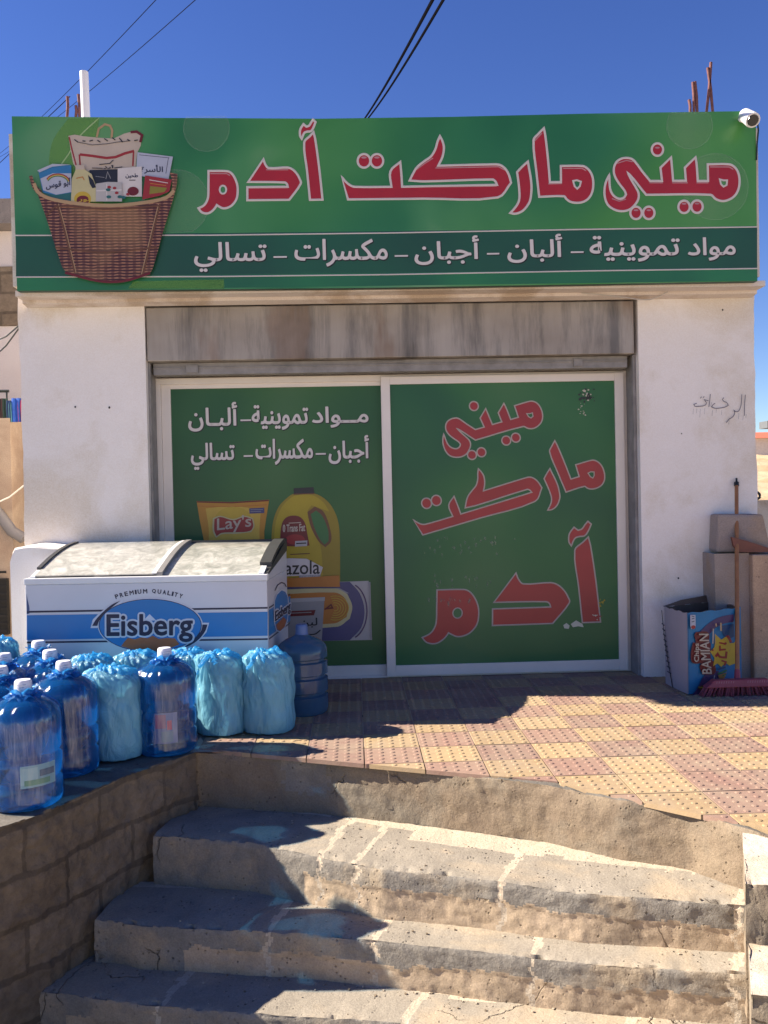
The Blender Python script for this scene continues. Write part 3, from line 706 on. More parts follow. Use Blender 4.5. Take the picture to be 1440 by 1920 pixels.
def art(name, items, pl, lift0, parent, root, step=.0006):
    """one printed picture: layers from back to front; each (ink, points) or ('text', ink, string, bl, br, tl, arabic) or ('line', ink, pts, width)"""
    mb = MB(); mats = []; k = 0
    for it in items:
        mname = it[1] if it[0] in ('text','line') else it[0]
        m = mname if not isinstance(mname, str) else ink(mname, INKS[mname])
        if m not in mats: mats.append(m)
        mi = mats.index(m); k += 1; L = lift0+step*k
        if it[0] == 'text': text(mb, pl, it[2], it[3], it[4], it[5], L, .35, mi, len(it) > 6 and it[6]); k += 2
        elif it[0] == 'line': stroke(mb, pl, it[2], it[3], L, False, .0003, mi)
        else: fill(mb, pl, it[1], L, mi=mi)
    return mb.build(name, mats, root=root, parent=parent)
INKS = dict(cream=(.46,.38,.30), bluewhite=(.38,.40,.48), white=(.56,.52,.50), black=(.015,.015,.02), blue=(.03,.16,.34), deepblue=(.012,.05,.14), red=(.28,.02,.02), teal=(.02,.11,.11),
 yellow=(.48,.33,.03), orange=(.42,.15,.02), brown=(.13,.05,.02), tan=(.40,.26,.13), grey=(.28,.27,.27), purple=(.06,.025,.10), indigo=(.05,.05,.15), olive=(.22,.19,.02), green=(.03,.14,.04),
 darkred=(.13,.008,.010), pale=(.48,.43,.22), ink=(.03,.03,.06), lightgrey=(.40,.38,.37), oilyellow=(.36,.27,.012), oildark=(.26,.19,.012), chips=(.45,.21,.02), chipsl=(.55,.36,.05))
M_wick = weave()
B = []
B += [('cream', C1([(385,225),(420,218),(470,227),(560,236),(640,240),(700,212),(755,198),(800,218),(792,280),(772,320),(760,425),(440,425),(412,380),(397,300)]))]
B += [('line','tan', C1([(545,232),(556,185),(590,160),(620,168),(632,195),(628,238)]), 2.0)]
B += [('line','red', C1([(390,232),(405,300),(430,395)]), 1.3), ('line','red', C1([(450,330),(520,338),(600,350),(650,345),(700,325),(755,310)]), 2.4), ('line','red', C1([(447,330),(452,390)]), 1.4), ('line','red', C1([(752,315),(748,395)]), 1.4), ('line','darkred', C1([(735,205),(770,202),(800,222),(790,262)]), 2.4)]
for k in range(9): B.append(('line','black', C1([(420+k*42+3*(k%2), 246+10*math.sin(k*.9)), (440+k*42, 262-6*(k%3))]), 1.0))
B += [('line','black', C1([(440,262),(520,278),(600,272),(660,262),(730,255)]), .5), ('line','black', C1([(560,388),(620,382),(640,362)]), .8), ('text','black','أرز', C1([(585,412)])[0], C1([(640,412)])[0], C1([(585,392)])[0], True), ('line','black', C1([(520,408),(580,410)]), .7), ('line','black', C1([(645,408),(690,402)]), .7)]
B += [('black', C1([(505,420),(665,415),(665,500),(560,505),(510,470)])), ('line','grey', C1([(598,470),(608,430),(625,468)]), .6), ('line','grey', C1([(540,455),(590,462)]), .4)]
B += [('bluewhite', C1([(775,320),(975,345),(950,475),(800,455),(770,400)])), ('line','ink', C1([(785,335),(955,352)]), .5), ('line','ink', C1([(950,350),(935,440)]), .5), ('text','ink','الأسرة', C1([(795,440)])[0], C1([(918,440)])[0], C1([(795,392)])[0], True)]
B += [('white', C1([(665,412),(800,400),(802,570),(665,570)])), ('text','ink','طحين', C1([(710,468)])[0], C1([(778,468)])[0], C1([(710,440)])[0], True), ('line','ink', C1([(730,478),(765,478)]), .8), ('darkred', C1(ell(752,540,32,25,16)))]
B += [('blue', C1([(220,425),(300,392),(405,395),(408,595),(330,595),(245,545)])), ('bluewhite', C1([(232,470),(300,440),(405,440),(406,545),(320,560),(248,535)])), ('teal', C1([(246,548),(320,562),(406,548),(407,595),(330,595)])),
      ('line','red', C1(ell(330,490,66,46,14,200,350)), 1.0), ('line','yellow', C1(ell(330,494,62,44,14,200,350)), .8), ('line','green', C1(ell(330,498,58,42,14,200,350)), .8), ('text','ink','أبو قوس', C1([(265,535)])[0], C1([(400,515)])[0], C1([(265,485)])[0], True),
      ('bluewhite', C1([(215,425),(300,388),(405,392),(300,404),(228,436)]))]
B += [('pale', C1([(432,400),(478,400),(482,420),(520,445),(548,520),(548,600),(405,600),(410,470),(430,425)])), ('cream', C1([(430,395),(480,395),(480,420),(430,420)])), ('black', C1([(500,450),(530,480),(545,520),(525,525),(510,500)])), ('yellow', C1(ell(470,585,48,42,18))), ('darkred', C1(ell(472,592,36,26,18))), ('text','yellow','قمر' if False else 'نور', C1([(450,602)])[0], C1([(510,602)])[0], C1([(450,580)])[0], True), ('line','orange', C1([(435,470),(470,462),(480,480)]), .8)]
B += [('lightgrey', C1([(545,500),(610,490),(690,492),(692,600),(545,600)])), ('line','white', C1([(548,540),(690,535)]), 1.2), ('line','white', C1([(606,500),(606,595)]), .8)]
for cx, cy in ((650,525),(662,552),(620,520),(725,560)): B.append(('red', C1(ell(cx, cy, 11, 8, 8))))
for cx, cy in ((618,575),(700,578),(615,535),(680,575)): B.append(('teal', C1(ell(cx, cy, 14, 9, 8))))
B += [('red', C1([(822,455),(972,478),(957,545),(900,570),(806,590)])), ('olive', C1([(850,515),(945,525),(930,548),(845,560)])), ('line','white', C1([(845,480),(950,498)]), .7), ('line','orange', C1([(850,500),(940,512)]), .8)]
B += [(M_wick, C1(dense([(215,545),(250,640),(290,760),(345,930),(370,985),(440,1022),(560,1045),(680,1048),(800,1025),(850,1000),(870,960),(920,780),(975,600),(992,540),(940,578),(820,606),(640,622),(450,612),(300,585)]))),
      (M_wick, C1(dense([(172,460),(190,455),(205,500),(245,545),(225,570),(190,520)]))), (M_wick, C1(dense([(960,440),(1003,448),(1000,500),(985,560),(958,585),(975,500)]))),
      ('line','tan', C1(dense([(200,500),(225,552),(300,588),(450,614),(640,624),(820,607),(940,580),(985,540)], False)), 3.2),
      ('line','brown', C1(dense([(330,615),(370,760),(430,1000)], False)), 2.0), ('line','tan', C1(dense([(338,615),(378,760),(436,1000)], False)), .7), ('line','brown', C1(dense([(905,615),(860,800),(810,1010)], False)), 2.0), ('line','tan', C1(dense([(898,615),(852,800),(802,1010)], False)), .7),
      ('line','darkred', C1(dense([(375,1000),(560,1047),(700,1048),(850,1003)], False)), 2.4), ('line','brown', C1(dense([(320,860),(600,885),(890,858)], False)), 1.6), ('line','brown', C1(dense([(270,680),(330,630),(600,645),(910,625)], False)), 1.6)]
art('printed_basket', B, SP, .0018, None, sign, .00035)
# ------------------------------------------------------------------ lettering on the door films
def affine(src, dst):
    A = Matrix(((0,0,0),(0,0,0),(0,0,0))); bx = Vector((0,0,0)); by = Vector((0,0,0))
    for (x, y), (u, v) in zip(src, dst):
        q = Vector((x-900, y-300, 1))
        for i in range(3):
            for j in range(3): A[i][j] += q[i]*q[j]
            bx[i] += q[i]*u; by[i] += q[i]*v
    I = A.inverted(); a = I @ bx; b = I @ by
    return lambda x, y: (a[0]*(x-900)+a[1]*(y-300)+a[2], b[0]*(x-900)+b[1]*(y-300)+b[2])
fm = affine([(1232.4,280.7),(1306.7,388),(1192.3,399.7)], [(888.5,761.3),(967.2,820.8),(884.9,853.3)])
fk = affine([(1019.6,240.8),(640.6,330.9),(958.2,342.7),(1113.3,345)], [(1040.2,826.3),(774.8,975.4),(1015.3,910),(1133.4,885.9)])
fa = affine([(605.6,374.4),(371.2,390.6),(494.5,296.7),(588.4,247),(586.6,223.6)], [(1127,1166),(789.5,1195),(969.3,1072.5),(1104,1005),(1100.5,976)])
M_red2 = flat('film_red', (.33,.022,.026), .42, .10, 3, coat=.1); M_out2 = flat('film_outline', (.40,.33,.29), .42, .05, coat=.1)
lay(FPl, MINI, fm, 1.25, FR, shop, M_red2, M_out2, .001); lay(FPl, MARKET, fk, 1.25, FR, shop, M_red2, M_out2, .001); lay(FPl, ADAM, fa, 1.35, FR, shop, M_red2, M_out2, .001)
FL2 = [o for o in pl_.children if o.name.startswith('window_film')][0]
words(FP2, [('ألبـان',354,444,755,808,.5),('-',451,471,788,0,0),('تموينية',473,577,760,805,.6),('مــواد',586,690,763,801,.5),
 ('تسالي',359,439,831,880,.4),('-',457,474,855,0,0),('مكسرات',480,586,823.5,870.5,.5),('-',592,611,851,0,0),('أجبان',617,691,817,869,.4)], shop, FL2, .001, (1.2,1.2))
for o in list(FL2.children)+list(FR.children):
    o.parent = pl_ if o.parent == FL2 else pr
# products printed on the left film
C2 = lambda p: [(300+x/3.2727, 880+y/3.2727) for x, y in p]
c2 = lambda x, y: (300+x/3.2727, 880+y/3.2727)
art('printed_chips_packet', [('chips', C2([(225,195),(440,200),(670,186),(652,300),(640,380),(645,700),(265,700),(270,440),(242,300)])), ('chipsl', C2(dense([(280,240),(450,225),(620,250),(610,380),(620,600),(290,600),(300,380)]))), ('line','darkred', C2([(226,200),(440,205),(668,191)]), 1.2), ('line','orange', C2([(232,225),(440,230),(660,217)]), .8),
  ('yellow', C2(ell(450,300,110,70,20))), ('indigo', C2([(548,240),(640,235),(640,268),(550,272)])), ('line','grey', C2([(556,248),(632,246)]), .5), ('line','grey', C2([(556,260),(620,258)]), .5),
  ('pale', C2(dense([(325,300),(370,285),(450,305),(520,285),(572,300),(580,350),(560,385),(470,395),(380,398),(345,420),(325,380)]))), ('red', C2(dense([(335,305),(372,292),(450,312),(520,292),(566,305),(572,350),(552,378),(470,386),(380,390),(348,410),(334,375)]))),
  ('text','cream','Lay\'s', c2(352,396), c2(560,372), c2(352,300))], FP2, .001, pl_, shop)
art('printed_oil_bottle', [('oildark', C2(dense([(822,150),(945,148),(1022,190),(1072,260),(1097,340),(1104,440),(1106,720),(684,720),(684,430),(694,320),(728,230),(780,175)], True, 60))), ('oilyellow', C2(dense([(835,160),(930,158),(1000,200),(1040,260),(930,220),(905,260),(920,330),(985,470),(1000,700),(700,700),(700,430),(712,320),(745,235),(790,185)], True, 60))),
  ('black', C2([(820,116),(942,109),(948,150),(822,156)])), ('line','brown', C2([(818,152),(950,148)]), .8), ('brown', C2(dense([(905,262),(950,228),(1005,262),(1045,370),(1050,440),(1015,478),(972,440),(925,350)]))), ('green', C2(dense([(925,275),(958,252),(995,285),(1032,375),(1035,440),(1010,462),(982,430),(945,350)]))),
  ('darkred', C2(dense([(738,430),(750,330),(785,290),(850,288),(888,325),(905,400),(918,468),(780,472),(740,460)], True, 60))), ('red', C2(ell(830,430,60,32,16))), ('text','cream','0 Trans Fat', c2(755,385), c2(890,378), c2(755,340)), ('line','cream', C2([(790,330),(865,326)]), .7), ('lightgrey', C2([(830,440),(905,436),(903,470),(828,474)])), ('line','black', C2([(836,455),(898,452)]), 1.1),
  ('line','brown', C2([(800,522),(920,516)]), .8), ('white', C2([(690,560),(790,545),(900,548),(1000,600),(985,645),(690,660)])), ('text','black','Mazola', c2(692,648), c2(980,640), c2(692,565)), ('grey', C2([(855,650),(985,645),(983,668),(855,675)])), ('text','lightgrey','CORN OIL', c2(865,668), c2(975,664), c2(865,652)), ('orange', C2([(690,672),(1100,650),(1105,720),(690,720)]))], FP2, .0012, pl_, shop)
art('printed_pasta_packet', [('lightgrey', C2([(690,705),(1280,684),(1290,860),(1302,1046),(690,1060)])), ('indigo', C2(dense([(690,705),(1165,690),(1225,760),(1255,860),(1235,970),(1165,1048),(690,1060)], True, 40))), ('grey', C2([(690,740),(1100,728),(1160,760),(690,775)])), ('pale', C2(dense([(690,740),(1080,732),(1150,765),(1180,840),(1165,915),(1090,965),(690,975)], True, 40))), ('orange', C2(dense([(690,770),(1070,755),(1130,785),(1160,845),(1145,905),(1070,945),(690,950)], True, 40)))] +
  [('line','yellow', C2(ell(1075,850,18+16*k,18+14*k,20,-110,110)), .7) for k in range(5)] + [('line','darkred', C2([(1010,860),(1050,830),(1060,850),(1015,855)]), 1.3), ('line','purple', C2(ell(1160,870,110,170,16,-70,70)), 1.2), ('line','grey', C2([(1286,690),(1296,1040)]), 1.5)], FP2, .0026, pl_, shop)
art('printed_yogurt_tub', [('grey', C2([(720,800),(1010,786),(992,1060),(740,1066)])), ('lightgrey', C2([(712,796),(1012,783),(1012,806),(712,820)])), ('darkred', C2([(735,872),(955,862),(945,895),(735,905)])), ('line','grey', C2([(750,884),(930,876)]), .7), ('text','black','لبن', c2(860,975), c2(965,970), c2(860,915), True), ('line','black', C2(dense([(880,1010),(950,1010),(985,985)], False)), 1.1)], FP2, .0062, pl_, shop)
# old sticker scraps and torn film on the right pane
random.seed(3)
def scraps(name, cx, cy, rx, ry, n, mats, smin, smax):
    mb = MB()
    for k in range(n):
        x, y = cx+random.gauss(0, rx), cy+random.gauss(0, ry); s = random.uniform(smin, smax); a0 = random.random()*6
        pts = [(x+s*random.uniform(.5,1.2)*math.cos(a0+q*1.256), y+s*random.uniform(.3,1)*math.sin(a0+q*1.256)) for q in range(5)]
        fill(mb, FPl, pts, .0022+.0001*k, mi=random.randrange(len(mats)))
    return mb.build(name, mats, root=shop, parent=pr)
scraps('sticker_scrap', 1102, 743, 8, 6, 26, [ink('cream2',(.45,.43,.33)), ink('black2',(.02,.02,.02))], 1.5, 4); scraps('sticker_scrap', 1091, 766, 4, 9, 12, [ink('cream2',(.45,.43,.33))], .8, 2.2)
mb = MB(); text(mb, FPl, 'A', (1098,749), (1108,748.5), (1098,738), .0062, .5); mb.build('sticker_letter', M_tk, root=shop, parent=pr)
mb = MB(); fill(mb, FPl, [(1056,1172),(1062,1168),(1068,1173),(1066,1179),(1058,1178)], .0025); fill(mb, FPl, [(1070,1170),(1080,1163),(1092,1170),(1094,1176),(1084,1174),(1074,1176)], .0028)
mb.build('torn_film', ink('paleg',(.50,.52,.42)), root=shop, parent=pr)
scraps('torn_film', 1119, 1153, 3.5, 5, 16, [ink('paleg',(.50,.52,.42)), M_red2], .8, 2.8); scraps('torn_film', 1127, 1131, 2.5, 6, 10, [ink('oilyellow',(.36,.27,.012))], 1, 3)
M_ghost = glaze('faint_reflection_marks', (.30,.34,.26), .28)  # faint reflections and shelf shapes through the glass, painted on as pale marks
mb = MB()
for row, (y0, y1, x0, x1, n) in enumerate(((1005,1038,795,975,30),(1074,1098,795,925,16),(1118,1133,797,890,14))):
    for k in range(n):
        x = random.uniform(x0, x1); h = random.uniform(3, 9); ww = random.uniform(1.5, 5); y = random.uniform(y0, y1)
        fill(mb, FPl, [(x,y),(x+ww,y-.5),(x+ww*.8,y+h),(x+.3,y+h*.8)], .0018+.00003*k+.001*(row+1)*.3)
mb.build('painted_reflection', M_ghost, root=shop, parent=pr)
# ------------------------------------------------------------------ wall details
WP = Plane((0, PY-.010, 0), (0,-1,0)); g = lambda p: [(1160+x/4.364, 520+y/4.364) for x, y in p]
mb = MB()
for p in ([(1037,960),(1030,1050),(1028,1132)], [(1008,958),(1002,1040),(985,1090),(960,1100),(942,1085),(950,1110),(935,1140),(905,1160),(880,1190)], [(860,985),(850,1000),(862,1015),(885,1025),(897,1048),(870,1062),(830,1070),(790,1072),(760,1060),(775,1040),(790,1030)],
          [(750,955),(746,1000),(738,1062)], [(735,1010),(700,1000),(718,1030),(700,1050),(660,1055),(625,1055),(615,1040),(640,1030)], [(690,985),(700,975)], [(668,990),(678,978)]):
    stroke(mb, WP, g(dense(p, False, 80)), .62, .0, False, .0006)
mb.build('graffiti', ink('marker',(.10,.09,.12)), root=shop)
mb = MB()
for x, y0, l in ((612,1075,45),(640,1072,40),(668,1075,70),(705,1070,50),(768,1085,50),(800,1080,30),(845,1085,40),(985,1110,50),(1020,1130,40),(1045,1120,30),(905,1165,40),(760,1020,30)):
    stroke(mb, WP, g([(x,y0),(x-4,y0+l)]), .35, -.0004, False, .0003)
mb.build('graffiti_drip', glaze('marker_drip', (.18,.16,.2), .45), root=shop)
def spot(name, x, y, r, yp=PY):
    mb = MB(); pl = Plane((0, yp-.011, 0), (0,-1,0)); fill(mb, pl, ell(x, y, r, r*1.3, 9), 0); return mb.build(name, M_dark, root=shop)
for x, y, r in ((141,763,1.6),(205,764,1.8),(1272,1084,1.5),(1355,581,1.5),(1278,813,1.1)): spot('nail_hole', x, y, r)
# cord hanging under the sign at the right
pts = [Py(x, y, PY-.10+.0*k) for k, (x, y) in enumerate(((1090,549),(1140,554),(1175,558),(1200,562),(1218,562),(1235,556),(1252,547)))]
mb = MB(); mb.tube(pts, .004, 6); tag(mb.build('cord', ink('cordwhite',(.5,.46,.42)), smooth=True), 'thin white cord sagging under the right end of the sign', 'cord')
# ------------------------------------------------------------------ security camera
cp = Py(1405, 221, SY-.10)
cam_t = thing('security_camera', 'small white security camera at the top right corner of the sign', 'camera', cp)
ax = Vector((-.02,-.82,-.58)).normalized()
M_wp = flat('white_plastic', (.72,.70,.70), .35, .03)
mb = MB(); mb.tube([cp-ax*.085, cp-ax*.08, cp+ax*.055, cp+ax*.065], [.034,.040,.047,.045], 20); mb.build('housing', M_wp, root=cam_t, smooth=True)
mb = MB(); mb.tube([cp+ax*.064, cp+ax*.072], [.036,.033], 20); mb.build('lens', flat('lens_black', (.012,.012,.014), .1), root=cam_t)
mb = MB(); mb.tube([cp-ax*.03+Vector((0,0,.03)), cp+Vector((0,.05,.055)), Vector((cp.x, SY-.002, cp.z+.03))], [.012,.014,.03], 10); mb.build('bracket', M_wp, root=cam_t, smooth=True)
mb = MB(); mb.tube([cp-ax*.08, cp+Vector((.05,.08,.03)), Py(1420,225,SY-.01), Py(1422,245,SY-.01), Py(1419.5,270,SY-.01), Py(1418.5,300,SY-.005)], .005, 6); mb.build('cable', M_tk, root=cam_t, smooth=True)
# ------------------------------------------------------------------ roof things: rods and pipe
M_rust = flat('rusty_iron', (.13,.05,.045), .85, .3, 40, bmp=.002)
def rod(a, b, label, yy=6.5, r=.011, grp='rusty rods standing on the shop roof'):
    A, Bp = Py(a[0], a[1], yy), Py(b[0], b[1], yy); d = (Bp-A)
    mb = MB(); mb.tube([A-d*.35, A, A+d*.5+Vector((.004,0,0)), Bp], [r*.9,r*.95,r,r], 7)
    return tag(mb.build('rebar_rod', M_rust, smooth=True), label, 'rod', grp)
rod((1294,208),(1292,187),'shortest rusty rod, leftmost of the five on the right side of the roof'); rod((1301,207),(1299,154),'straight rusty rod in the left bunch on the right side of the roof')
rod((1307,207),(1303,153),'rusty rod leaning against the straight one in the left bunch on the roof'); rod((1325,207),(1333,117),'tallest rusty rod, leaning right, on the right side of the roof'); rod((1336,207),(1327,127),'rusty rod leaning left and crossing the tallest rod on the roof')
rod((126,217),(126.5,181),'rusty rod leftmost on the left side of the roof'); rod((142.5,217),(142.5,198),'short rusty rod in the middle on the left side of the roof'); rod((149,217),(147,177),'rusty rod right beside the white pipe on the roof')
mb = MB(); A, Bp = Py(161,219,6.4), Py(157.5,135,6.4); A -= (Bp-A)*.3; mb.tube([A, Bp-(Bp-A)*.02, Bp], [.030,.030,.0295], 16); mb.tube([Bp, Bp-Vector((0,0,.01))], [.026,.026], 12, 1)
tag(mb.build('roof_pipe', [M_wp, M_dark], smooth=True), 'white plastic pipe standing on the left side of the roof', 'pipe')
# ------------------------------------------------------------------ overhead cables
M_cab = flat('cable_black', (.006,.006,.008), .9); M_cab.node_tree.nodes['Principled BSDF'].inputs['Specular IOR Level'].default_value = 0
def cable(p, q, d0, d1, r, label, sag=0, grp=None, mat=M_cab):
    A, Bp = Py(*p, d0), Py(*q, d1); pts = []
    for k in range(-34, 40):
        t = k/20; v = A.lerp(Bp, t); v.z += sag*4*t*(t-1); pts.append(v)
    mb = MB(); mb.tube(pts, r, 6); o = mb.build('overhead_cable', mat, smooth=True); return tag(o, label, 'cable', grp)
cable((684,222),(811,0),16,7,.016,'thick black cable crossing the sky, left of the pair above the sign',.04,'pair of black cables above the sign')
cable((690,222),(831,0),16.4,7.2,.014,'thick black cable crossing the sky, right of the pair above the sign',.05,'pair of black cables above the sign')
M_thin = flat('cable_grey', (.012,.015,.035), .9); M_thin.node_tree.nodes['Principled BSDF'].inputs['Specular IOR Level'].default_value = 0
cable((75,222),(292,0),22,12,.006,'thin wire over the white pipe, left of the two high thin wires',.03,'thin wires in the left sky',M_thin)
cable((112,216),(366,0),22,12,.006,'thin wire right of the white pipe, right of the two high thin wires',.03,'thin wires in the left sky',M_thin)
cable((0,305),(56,252),20,17,.007,'short stretch of thin wire low in the sky at the left edge',0,'thin wires in the left sky',M_thin)
# ------------------------------------------------------------------ chest freezer
FA = R_(4.1); fu = Vector((math.cos(FA), -math.sin(FA), 0)); fv = Vector((math.sin(FA), math.cos(FA), 0))
FRC = Py(503, 1200, 5.0); FRC.z = 0
FFP = Plane(FRC, -fv); q = FFP(48, 1150); FLEN = (q-FRC).dot(-fu); FDEP, FH, FHB = .76, .835, 1.0
def fz(u, v, z): p = FRC-fu*(FLEN-u)+fv*v; return Vector((p.x, p.y, z))      # u from the left end, v depth
frz = thing('chest_freezer', 'white chest freezer with sliding glass lids and a blue oval logo', 'freezer', fz(FLEN/2, FDEP/2, 0))
M_fw = flat('freezer_white', (.60,.60,.64), .35, .03, 3, coat=.2); M_fblk = flat('freezer_trim', (.045,.045,.045), .5)
M_frim = flat('freezer_rim', (.74,.73,.72), .35, .03)
def prism(mb, prof, u0, u1, mi=0):
    n = len(prof); vs = [fz(u0, v, z) for v, z in prof]+[fz(u1, v, z) for v, z in prof]
    mb.add(vs, [tuple(range(n))[::-1], tuple(range(n, 2*n))]+[(i, (i+1) % n, n+(i+1) % n, n+i) for i in range(n)], mi)
mb = MB(); prism(mb, [(0,.05),(FDEP,.05),(FDEP,.80),(0,.80)], 0, FLEN); mb.build('body', M_fw, root=frz, bevel=.006)
mb = MB(); prism(mb, [(-.006,.80),(.05,.80),(.05,FH),(-.006,FH)], -.004, FLEN+.004); mb.build('rim', M_frim, root=frz, bevel=.004)
mb = MB(); prism(mb, [(.06,.06),(FDEP-.05,.06),(FDEP-.05,.0),(.06,.0)], .08, FLEN-.08); mb.build('base', M_fblk, root=frz)
mb = MB(); prism(mb, [(.04,FH-.006),(FDEP+.002,FHB-.075),(FDEP+.002,FHB+.002),(.04,FH+.008)], FLEN-.03, FLEN+.004); mb.build('end_trim', M_fblk, root=frz, bevel=.002)
for u0, u1 in ((0,.022),(FLEN-.022,FLEN)):
    mb = MB(); prism(mb, [(.05,.80),(FDEP,.80),(FDEP,FHB-.012),(FDEP-.03,FHB-.012),(.05,FH)], u0, u1); mb.build('side_cheek', M_fw, root=frz, bevel=.003)
mb = MB(); prism(mb, [(FDEP-.06,FHB-.02),(FDEP+.002,FHB-.02),(FDEP+.002,FHB),(FDEP-.06,FHB)], 0, FLEN); mb.build('back_rail', M_fblk, root=frz, bevel=.003)
def curve_z(v):                       # bowed lid from the front rim up to the back rail
    t = (v-.03)/(FDEP-.09); return FH+.004+(FHB-FH-.012)*(.15*min(1, max(0, t))+.85*math.sin(min(1, max(0, t))*math.pi/2))
def rail(u0, u1, lift0, lift1, mat, nm, v0=.03, v1=FDEP-.06):
    mb = MB(); n = 16; vs = []
    for k in range(n+1):
        v = v0+(v1-v0)*k/n; z = curve_z(v)
        vs += [fz(u0, v, z+lift0), fz(u0, v, z+lift1), fz(u1, v, z+lift1), fz(u1, v, z+lift0)]
    fs = [(4*k+i, 4*k+(i+1) % 4, 4*k+4+(i+1) % 4, 4*k+4+i) for k in range(n) for i in range(4)]+[(0,1,2,3),(4*n+3,4*n+2,4*n+1,4*n)]
    mb.add(vs, fs); return mb.build(nm, mat, root=frz, smooth=True)
def lidmat():
    m, t, b = nmat('dusty_glass'); v = coords(t)
    f = tnoise(t, v, 9, 8, .7, 1.2); g = tnoise(t, v, 40, 4, .6)
    c = ramp(t, f, [(.36,(.30,.30,.26)),(.50,(.44,.43,.38)),(.64,(.60,.58,.52))]); c = mixc(t, .25, c, ramp(t, g, [(.3,.2),(.7,.8)]), 'OVERLAY')
    t.links.new(c, b.inputs['Base Color']); b.inputs['Roughness'].default_value = .3; b.inputs['Coat Weight'].default_value = .8; b.inputs['Coat Roughness'].default_value = .05; return m
M_lid = lidmat(); um = FLEN*.545
rail(.045, um+.01, .004, .010, M_lid, 'glass_lid'); rail(um-.02, FLEN-.045, -.010, -.004, M_lid, 'glass_lid')
rail(um-.005, um+.028, -.004, .018, flat('lid_frame_grey', (.22,.21,.20), .4), 'lid_divider'); rail(um-.032, um-.005, .004, .014, M_frim, 'lid_divider')
rail(.02, .045, -.01, .020, M_fblk, 'lid_rail', .12); rail(FLEN-.065, FLEN+.002, -.01, .014, M_fblk, 'lid_rail', .15)
rail(.02, .05, -.01, .006, M_frim, 'lid_rail', .02, .12); rail(FLEN-.05, FLEN-.02, -.01, .006, M_frim, 'lid_rail', .02, .12)
# printing on the front
M_fb = flat('logo_blue', (.010,.18,.46), .4, .10, 2); M_fn = flat('logo_navy', (.010,.012,.045), .4); M_fo = flat('logo_orange', (.40,.11,.035), .4, .1); M_fwh = flat('logo_white', (.60,.60,.66), .35)
def at(p): return [(160+x/6, 1090+y/6) for x, y in p]
L0 = .0015
def fstrip(mb, yl0, yl1, yr0, yr1, mi): fill(mb, FFP, [(50.5,yl0),(502,yr0),(502,yr1),(50.5,yl1)], L0, mi=mi)
mb = MB(); fstrip(mb, 1153.5, 1200, 1147, 1192, 0); mb.build('blue_stripe', M_fb, root=frz)
mb = MB(); fstrip(mb, 1145.4, 1149, 1138, 1141.3, 0); fstrip(mb, 1203, 1206.3, 1196.6, 1199.8, 0); mb.build('navy_stripe', M_fn, root=frz)
mb = MB(); fill(mb, FFP, dense([(49.5,1112),(52,1125),(55,1138),(55.5,1150),(50.2,1152)]), L0); mb.build('corner_mark', flat('mark_blue', (.05,.09,.22), .4), root=frz)
lg = [('logo_w', ell(732,495,592,312,40)), ('logo_w', [(60,525),(85,430),(170,345),(300,255),(420,200),(440,225),(260,330),(160,430),(140,525)]), ('logo_w', [(1300,465),(1395,465),(1365,570),(1290,660),(1190,725),(1060,765),(1160,690),(1260,600)])]
mb = MB()
for k, (_, p) in enumerate(lg): fill(mb, FFP, at(p), L0+.0006+.0003*k, mi=0)
fill(mb, FFP, at(ell(732,495,580,298,44)), L0+.0018, mi=2)
fill(mb, FFP, at(ell(732,495,572,291,44)), L0+.0022, mi=1)
fill(mb, FFP, at([(405,725),(440,690),(480,640),(560,650),(640,625),(700,640),(760,610),(830,645),(920,635),(1010,640),(1060,700)]+ell(732,495,572,291,44)[7:17][::1] if False else [(405,728),(440,680),(480,635),(560,650),(640,625),(700,640),(760,610),(830,645),(920,635),(1010,640),(1062,706),(1000,735),(900,763),(800,779),(700,783),(600,775),(500,757)]), L0+.0026, mi=3)
fill(mb, FFP, at([(725,368),(655,440),(800,440)]), L0+.0027, mi=0)
fill(mb, FFP, at(dense([(400,215),(300,262),(200,345),(120,430),(80,500),(136,500),(160,440),(220,365),(310,285)], True, 60)), L0+.0020, mi=2)
fill(mb, FFP, at(dense([(1320,485),(1376,485),(1350,560),(1280,650),(1180,720),(1080,755),(1180,690),(1262,610),(1306,550)], True, 60)), L0+.0020, mi=2)
mb.build('oval_logo', [M_fwh, M_fb, M_fn, M_fo], root=frz)
def outlined(pl, s, bl, br, tl, lift, bold, border, root, m1, m2):
    a = MB(); text(a, pl, s, bl, br, tl, lift+.002, bold); b = MB(); text(b, pl, s, bl, br, tl, lift, border)
    b.build('lettering_outline', m2, root=root); a.build('logo_lettering', m1, root=root)
outlined(FFP, 'Eisberg', (201.5,1204.2), (361,1202.4), (201.5,1152.8), L0+.0030, 1.2, 4.6, frz, M_fn, M_fwh)
mb = MB(); st = 'PREMIUM QUALITY'; wd = [len(c) and {'I':.42,' ':.55,'M':1.15,'Q':1.08,'U':1.0}.get(c, .9) for c in st]; tot = sum(wd); acc = 0
for c, wc in zip(st, wd):
    xc = 335+(1095-335)*(acc+wc/2)/tot; acc += wc
    if c == ' ': continue
    sl_ = 2*4.5e-4*(xc-722); yb = 133+4.5e-4*(xc-722)**2; th = math.atan(sl_); hw, hh = 19*wc, 46
    ux = Vector((math.cos(th), math.sin(th))); uy = Vector((math.sin(th), -math.cos(th))); o = Vector((xc, yb))
    bl, br, tl = o-ux*hw, o+ux*hw, o-ux*hw+uy*hh
    text(mb, FFP, c, at([bl])[0], at([br])[0], at([tl])[0], L0, .35)
mb.build('lettering', M_fn, root=frz)
